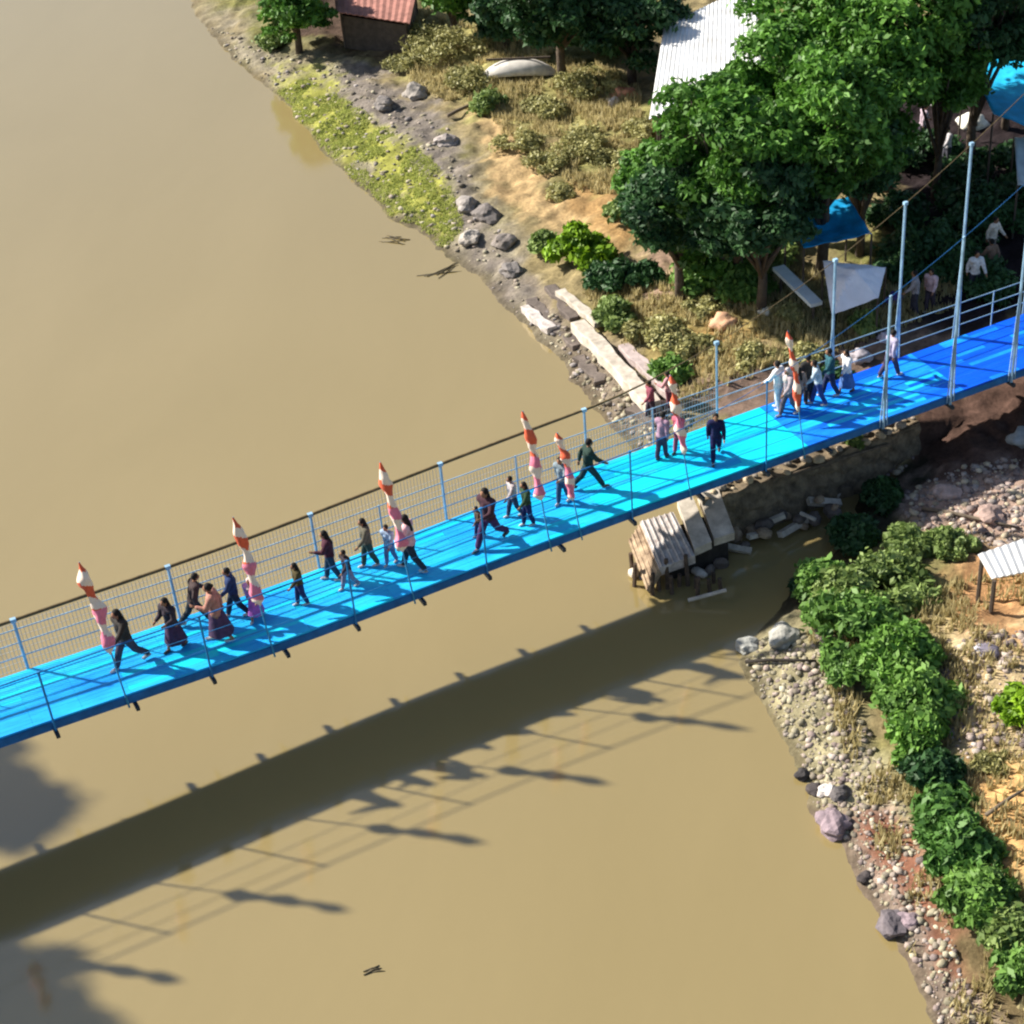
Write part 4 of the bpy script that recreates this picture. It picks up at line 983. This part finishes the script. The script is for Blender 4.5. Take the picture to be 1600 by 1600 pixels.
pier_slab([(982, 846, .75), (1000, 818, 1.05), (1030, 890, .7), (1010, 922, 0.25)], 0.22, mat('stained_concrete', (0.40, 0.30, 0.20), 0.95, 0.4, 5, 0.5, dirt=(0.14, 0.09, 0.06)), 0, 4)
core = MB()
cp = [U(1018, 836, .85), U(1120, 800, 1.0), U(1138, 842, .75), U(1048, 882, .5)]
base = [Vector((p[0], p[1], -1.2)) - pz.location for p in cp]; topv = [Vector(p) - pz.location for p in cp]
core.add(base + topv, [(3, 2, 1, 0), (4, 5, 6, 7), (0, 1, 5, 4), (1, 2, 6, 5), (2, 3, 7, 6), (3, 0, 4, 7)])
core.build('core', mat('shade_black_concrete', (0.035, 0.03, 0.026), 0.95, 0.4, 4, 0.6), pz)  # core coloured near black to paint in the shade under the slabs
g = random.Random(9)
for k in range(14):
    px = 985 + k * 11 + g.uniform(-4, 4); zt = g.uniform(0.3, 1.1); t_ = Vector(U(px, 878 + g.uniform(-14, 14) + (k < 3) * -18, 0.9)) - pz.location; t_.z = zt
    mb = MB(); mb.tube([Vector((t_.x + g.uniform(-.15, .15), t_.y - 0.1, -1.4)), t_], [0.07, 0.06], 6); mb.build('pile', mat('rotten_timber', (0.10, 0.07, 0.05), 0.95, 0.5, 6), pz)
for k in range(9):
    c = Vector(U(990 + k * 17, 900 + g.uniform(-22, 18), 0.1)) - pz.location; mb = MB(); mb.ellipsoid(c, (g.uniform(.12, .3), g.uniform(.1, .2), g.uniform(.1, .25)), Matrix.Rotation(g.random() * 3, 3, 'Z'), 7, 5); mb.build('rock', conc_dk if k % 3 else conc, pz)
mb = MB(); mb.tube([Vector(U(1075, 938, 0.15)) - pz.location, Vector(U(1135, 922, 0.35)) - pz.location], 0.05, 6); mb.build('plank', conc, pz)
g = random.Random(44)
for k in range(22):                                       # collapsed blocks between the pier and the ledge
    px = 1128 + k * 9 + g.uniform(-6, 6); py = 846 - k * 3.2 + g.uniform(-16, 22); zz = 0.12 + 0.03 * k * g.random(); sz = g.uniform(0.16, 0.42)
    mb = MB(); c = Vector(U(px, py, zz)) - pz.location
    rr = Matrix.Rotation(g.random() * 3, 3, 'Z') @ Matrix.Rotation(g.uniform(-.5, .5), 3, 'X') @ Matrix.Rotation(g.uniform(-.4, .4), 3, 'Y')
    if k % 3 == 0: mb.box(c, (sz * 2.6, sz * 0.5, sz * 0.4), rr)
    else: mb.ellipsoid(c, (sz * 0.8, sz * 0.6, sz * 0.5), rr, 7, 5)
    mb.build('fallen_block', [conc, conc_dk, stained][k % 3], pz)
# embankment wall that carries the shore end
wall = empty('retaining_wall', bp(S_EMB, -0.95, -BZ), 'rough stone retaining wall along the near side of the bridge on the bank', 'wall')
mb = MB(); g = random.Random(3); s = S_EMB - 0.3
stm = [mat('wall_stone_tan', (0.50, 0.40, 0.27), 0.95, 0.3, 5, 0.5), mat('wall_stone_grey', (0.34, 0.29, 0.24), 0.95, 0.3, 5, 0.5)]
ns = 80; nz = 14; vs = []; fs = []
for i in range(ns + 1):
    ss = S_EMB - 0.4 + (25.6 - S_EMB) * i / ns
    for k in range(nz + 1):
        z = 1.42 * (1 - k / (nz - 3)) if k <= nz - 3 else -0.4
        q = mn.noise(Vector((ss * 1.1, z * 1.3, 3))) * 0.22 + mn.noise(Vector((ss * 3.7, z * 4.0, 8))) * 0.12
        o_ = 1.0 - 0.35 * (k / nz) + q; z2 = z + 0.14 * mn.noise(Vector((ss * 1.7, 5, 1))) - (0 if k else 0.05)
        p = BA + BD * ss + BN * o_; vs.append((p[0] - wall.location.x, p[1] - wall.location.y, z2))
    p = BA + BD * ss + BN * 1.55; vs.append((p[0] - wall.location.x, p[1] - wall.location.y, 1.36 + 0.1 * mn.noise(Vector((ss * 2, 9, 1)))))
st_n = nz + 2
for i in range(ns):
    for k in range(nz): a = i * st_n + k; fs.append((a, a + 1, a + st_n + 1, a + st_n))
    a = i * st_n; fs.append((a + nz + 1, a, a + st_n, a + st_n + nz + 1))
mb.add(vs, fs); mb.build('masonry', mat('earthy_wall_stone', (0.22, 0.17, 0.11), 0.95, 0.3, 3.5, 0.8, dirt=(0.07, 0.055, 0.04)), wall)
g = random.Random(3)
for k in range(26):
    ss = S_EMB + 0.1 + k * 0.27; mb = MB(); r0 = g.uniform(0.06, 0.17); p = BA + BD * ss + BN * (1.12 + g.uniform(-.2, .4))
    mb.ellipsoid((p[0] - wall.location.x, p[1] - wall.location.y, 1.40 + r0 * .3), (r0 * 1.3, r0, r0 * .7), Matrix.Rotation(g.random() * 3, 3, 'Z'), 7, 5)
    mb.build('coping_stone', stm[k % 2], wall)

# ------------------------------------------------------------ BUILDINGS, TARPS AND OTHER THINGS ON THE BANK
wroof = mat('white_sheet_roof', (0.80, 0.82, 0.84), 0.55, 0.04, 0.8, 0.15, dirt=(0.52, 0.50, 0.46))
rroof = mat('rusty_red_roof', (0.33, 0.15, 0.12), 0.85, 0.35, 2, 0.3)
wood = mat('weathered_wood', (0.09, 0.07, 0.055), 0.9, 0.3, 4, 0.3)
def sheet_roof(corners, m, label, cat, name, posts=True, th=0.04, corr=18, group=None, gable=0.0):
    """corrugated sheet roof through four seen corners (px, py, z), on posts, with a plank wall behind"""
    P_ = [Vector(U(*c)) for c in corners]; c0 = sum(P_, Vector()) / 4; g0 = max(gz(c0.x, c0.y), 0); e = empty(name, (c0.x, c0.y, g0), label, cat, group); L0 = e.location
    P_ = [p - L0 for p in P_]; nu = corr * 2; nv = 6; mb = MB(); vs = []
    n_ = (P_[1] - P_[0]).cross(P_[3] - P_[0]).normalized(); n_ = n_ if n_.z > 0 else -n_
    for i in range(nu + 1):
        for j in range(nv + 1):
            u = i / nu; v = j / nv; p = (P_[0] * (1 - u) + P_[1] * u) * (1 - v) + (P_[3] * (1 - u) + P_[2] * u) * v
            vs.append(p + n_ * (0.035 * (i % 2)) + Vector((0, 0, gable * (1 - abs(2 * v - 1)))))
    mb.add(vs, [(i * (nv + 1) + j, (i + 1) * (nv + 1) + j, (i + 1) * (nv + 1) + j + 1, i * (nv + 1) + j + 1) for i in range(nu) for j in range(nv)])
    o = mb.build('roof', m, e); mo = o.modifiers.new('t', 'SOLIDIFY'); mo.thickness = th
    cc = sum(P_, Vector()) / 4
    for p in P_:
        q = p.lerp(cc, 0.12); mb = MB(); mb.tube([(q.x, q.y, -0.4), (q.x, q.y, q.z - 0.1)], 0.06, 6); mb.build('post', wood, e)
    W2 = [p.lerp(cc, 0.14) for p in P_]
    for i in range(4):
        a, b_ = W2[i], W2[(i + 1) % 4]; mb = MB(); d = (b_ - a); n2 = Vector((-d.y, d.x, 0)).normalized() * 0.03
        top = 0.22
        V = [Vector((a.x, a.y, -0.4)) + n2, Vector((b_.x, b_.y, -0.4)) + n2, b_ - Vector((0, 0, top)) + n2, a - Vector((0, 0, top)) + n2]
        mb.add(V + [v - 2 * n2 for v in V], [(0, 1, 2, 3), (7, 6, 5, 4), (0, 4, 5, 1), (1, 5, 6, 2), (2, 6, 7, 3), (3, 7, 4, 0)])
        if posts != 'open': mb.build('wall', wood, e)
    return e
sheet_roof([(1038, 42, 4.2), (1180, -25, 4.6), (1190, 120, 4.2), (1015, 188, 3.6)], wroof, 'house with a large white sheet roof half hidden by the grove', 'house', 'house', corr=22)
sheet_roof([(520, -60, 3.0), (655, -30, 3.0), (640, 38, 2.5), (525, 20, 2.5)], rroof, 'house with a rusty red roof cut by the top edge', 'house', 'house', corr=12)
sheet_roof([(1528, 868, 2.3), (1625, 835, 2.4), (1640, 888, 2.2), (1550, 906, 2.1)], wroof, 'small shed with a white roof at the right edge above tan earth', 'shed', 'shed', corr=8, posts='open')
def tarp(corners, m, label, name='tarpaulin', sag=0.25, seed=0, cat='tarpaulin', peak=0.0):
    P_ = [Vector(U(*c)) for c in corners]; c0 = sum(P_, Vector()) / 4; g0 = max(gz(c0.x, c0.y), 0); e = empty(name, (c0.x, c0.y, g0), label, cat); P_ = [p - e.location for p in P_]
    n = 16; vs = []; mb = MB()
    for i in range(n + 1):
        for j in range(n + 1):
            u = i / n; v = j / n; p = (P_[0] * (1 - u) + P_[1] * u) * (1 - v) + (P_[3] * (1 - u) + P_[2] * u) * v
            z = -sag * math.sin(math.pi * u) * math.sin(math.pi * v) + 0.07 * mn.noise(Vector((u * 5, v * 5, seed))) + peak * (1 - max(abs(2 * u - 1), abs(2 * v - 1)))
            vs.append(p + Vector((0, 0, z)))
    mb.add(vs, [(i * (n + 1) + j, (i + 1) * (n + 1) + j, (i + 1) * (n + 1) + j + 1, i * (n + 1) + j + 1) for i in range(n) for j in range(n)])
    o = mb.build('sheet', m, e, peak == 0); mo = o.modifiers.new('t', 'SOLIDIFY'); mo.thickness = 0.015
    for p in P_:
        mb = MB(); mb.tube([(p.x, p.y, -0.3), (p.x, p.y, p.z)], 0.04, 6); mb.build('pole', wood, e)
    return e
tb = mat('blue_tarp', (0.01, 0.30, 0.62), 0.5, 0.35, 2, 0.3); tc_ = mat('cyan_tarp', (0.02, 0.42, 0.72), 0.5, 0.3, 2, 0.3); tw = mat('white_canvas', (0.85, 0.84, 0.92), 0.7, 0.1, 2, 0.1)
tarp([(1228, 334, 3.6), (1325, 308, 3.8), (1362, 366, 3.5), (1256, 388, 3.3)], tb, 'blue tarpaulin shelter peeping out under the grove', seed=1)
tarp([(1508, 88, 5.2), (1650, 100, 5.4), (1650, 215, 5.0), (1552, 178, 4.9)], tc_, 'bright cyan tarpaulin at the top right edge', seed=2)
tarp([(1585, 215, 3.8), (1650, 215, 3.8), (1650, 300, 3.6), (1590, 290, 3.6)], mat('grey_tarp', (0.45, 0.52, 0.55), 0.6, 0.2, 2), 'pale grey tarpaulin below the cyan one at the right edge', seed=4)
tarp([(1286, 408, 3.1), (1384, 418, 3.0), (1372, 466, 2.5), (1300, 492, 2.1)], tw, 'white and lavender pointed tent roof behind the hangers', 'tent', 0.0, 3, 'tent', 0.5)
def beam3(a, b_, w_, m, label, name, cat):
    A_ = Vector(U(*a)); B_ = Vector(U(*b_)); c = (A_ + B_) / 2; g0 = max(gz(c.x, c.y), 0); e = empty(name, (c.x, c.y, g0), label, cat); d = (B_ - A_).normalized(); rot = d.to_track_quat('X', 'Z').to_matrix()
    mb = MB(); mb.box(c - e.location, ((B_ - A_).length, w_, 0.12), rot); mb.build('board', m, e)
    for p in (A_.lerp(B_, .08), A_.lerp(B_, .92)):
        mb = MB(); q = p - e.location; mb.tube([(q.x, q.y, -0.3), (q.x, q.y, q.z - 0.06)], 0.05, 6); mb.build('leg', wood, e)
beam3((1216, 418, 2.2), (1276, 476, 2.0), 0.42, mat('white_board', (0.74, 0.80, 0.84), 0.5, 0.1, 3), 'long narrow white board on legs left of the white tent', 'board_table', 'table')
# upturned boat
p = G(812, 122); e = empty('rowing_boat', p, 'whitish upturned boat lying at the foot of the dark trees', 'boat', rz=0.12); mb = MB(); n = 14; m_ = 8; vs = []
for i in range(n + 1):
    u = i / n * 2 - 1; hw = 0.55 * (1 - abs(u) ** 2.6) + 0.01
    for j in range(m_ + 1):
        a = math.pi * j / m_; vs.append((u * 1.7, -math.cos(a) * hw, math.sin(a) * 0.5 * (1 - abs(u) ** 3) + 0.05 + 0.25 * (1 - u * u)))
mb.add(vs, [(i * (m_ + 1) + j, (i + 1) * (m_ + 1) + j, (i + 1) * (m_ + 1) + j + 1, i * (m_ + 1) + j + 1) for i in range(n) for j in range(m_)])
o = mb.build('hull', mat('boat_white', (0.62, 0.58, 0.52), 0.7, 0.25, 3), e, True); mo = o.modifiers.new('t', 'SOLIDIFY'); mo.thickness = 0.03
mb = MB(); mb.box((0, 0, 0.83), (2.6, 0.06, 0.08)); mb.build('keel', wood, e)
# round concrete well ring
p = G(812, 12); mb = MB(); n = 28; vs = []
for k in range(n):
    a = 2 * math.pi * k / n
    for r_, z in ((1.15, -0.2), (1.15, 0.55), (0.95, 0.55), (0.95, -0.2)): vs.append((r_ * math.cos(a), r_ * math.sin(a), z))
mb.add(vs, [(k * 4 + q, ((k + 1) % n) * 4 + q, ((k + 1) % n) * 4 + (q + 1) % 4, k * 4 + (q + 1) % 4) for k in range(n) for q in range(4)])
o = mb.build('concrete_ring', conc_w); o.location = p; tag(o, 'round pale concrete ring among dark trees at the top edge', 'ring')
# small heaps of cloth, sacks and litter
def sack(px, py, r_px, c, label, cat='sack', name='sack', lift=0.0, flat=0.6, seed=0):
    p = G(px, py) if lift == 0 else Vector(U(px, py, lift)); s = (Vector(p) - Vector((0, 0, CH))).length; r_ = r_px * s / F
    bm = bmesh.new(); bmesh.ops.create_icosphere(bm, subdivisions=3, radius=r_)
    for v in bm.verts:
        q = mn.noise(v.co * (1.6 / r_) + Vector((seed, 0, 0))); v.co *= 1 + 0.6 * q; v.co.z = v.co.z * flat
    me = bpy.data.meshes.new(name); bm.to_mesh(me); bm.free(); me.polygons.foreach_set('use_smooth', [True] * len(me.polygons))
    o = link_mesh(name, me, mat('sackcloth %.2f %.2f %.2f' % c, c, 0.85, 0.2, 6, 0.3)); o.location = Vector(p) + Vector((0, 0, r_ * 0.2)); return tag(o, label, cat)
for i, a in enumerate([
 (1008, 30, 26, (0.62, 0.68, 0.72), 'pile of white sacks left of the white roof'), (962, 72, 9, (0.7, 0.72, 0.74), 'tiny white bag below the sack pile'),
 (975, 150, 18, (0.62, 0.28, 0.16), 'orange red cloth bundle beside the white roof'), (958, 162, 11, (0.75, 0.66, 0.56), 'cream cloth next to the orange bundle'),
 (1130, 508, 20, (0.62, 0.36, 0.22), 'orange brown cloth heap among the dry shrubs'), (1196, 487, 10, (0.78, 0.72, 0.60), 'cream sack beside the white board'),
 (1548, 372, 12, (0.82, 0.76, 0.72), 'white sack in the dark shade under the grove, right side'), (1520, 195, 20, (0.80, 0.78, 0.68), 'cream sheet in a gap of the dark shade'),
 (1462, 160, 14, (0.75, 0.7, 0.68), 'white bag in the upper part of the dark shade'), (1475, 205, 9, (0.55, 0.48, 0.48), 'grey bag below the white bag in the shade'),
 (1415, 150, 9, (0.66, 0.6, 0.62), 'small grey cloth at the edge of the dark shade'), (1400, 470, 16, (0.10, 0.08, 0.30), 'purple cloth bundle by the left tall hanger'),
 (1385, 530, 14, (0.46, 0.42, 0.50), 'greyish lilac sack near the rail below the purple bundle'), (1345, 560, 16, (0.36, 0.33, 0.36), 'grey sack behind the rail, left of the lilac one'),
 (1545, 1020, 16, (0.18, 0.16, 0.20), 'dark grey bag on tan earth in front of the shed'), (1530, 1014, 8, (0.5, 0.48, 0.56), 'pale mauve rag on the dark grey bag'),
 (1600, 690, 22, (0.30, 0.32, 0.32), 'grey tangled heap at the right edge below the bridge'), (1370, 940, 9, (0.72, 0.72, 0.70), 'white litter caught in the shrubs by the inlet'),
 (1070, 300, 7, (0.4, 0.42, 0.5), 'small grey blue rag hanging on the dark tree')]):
    sack(*a, seed=i)
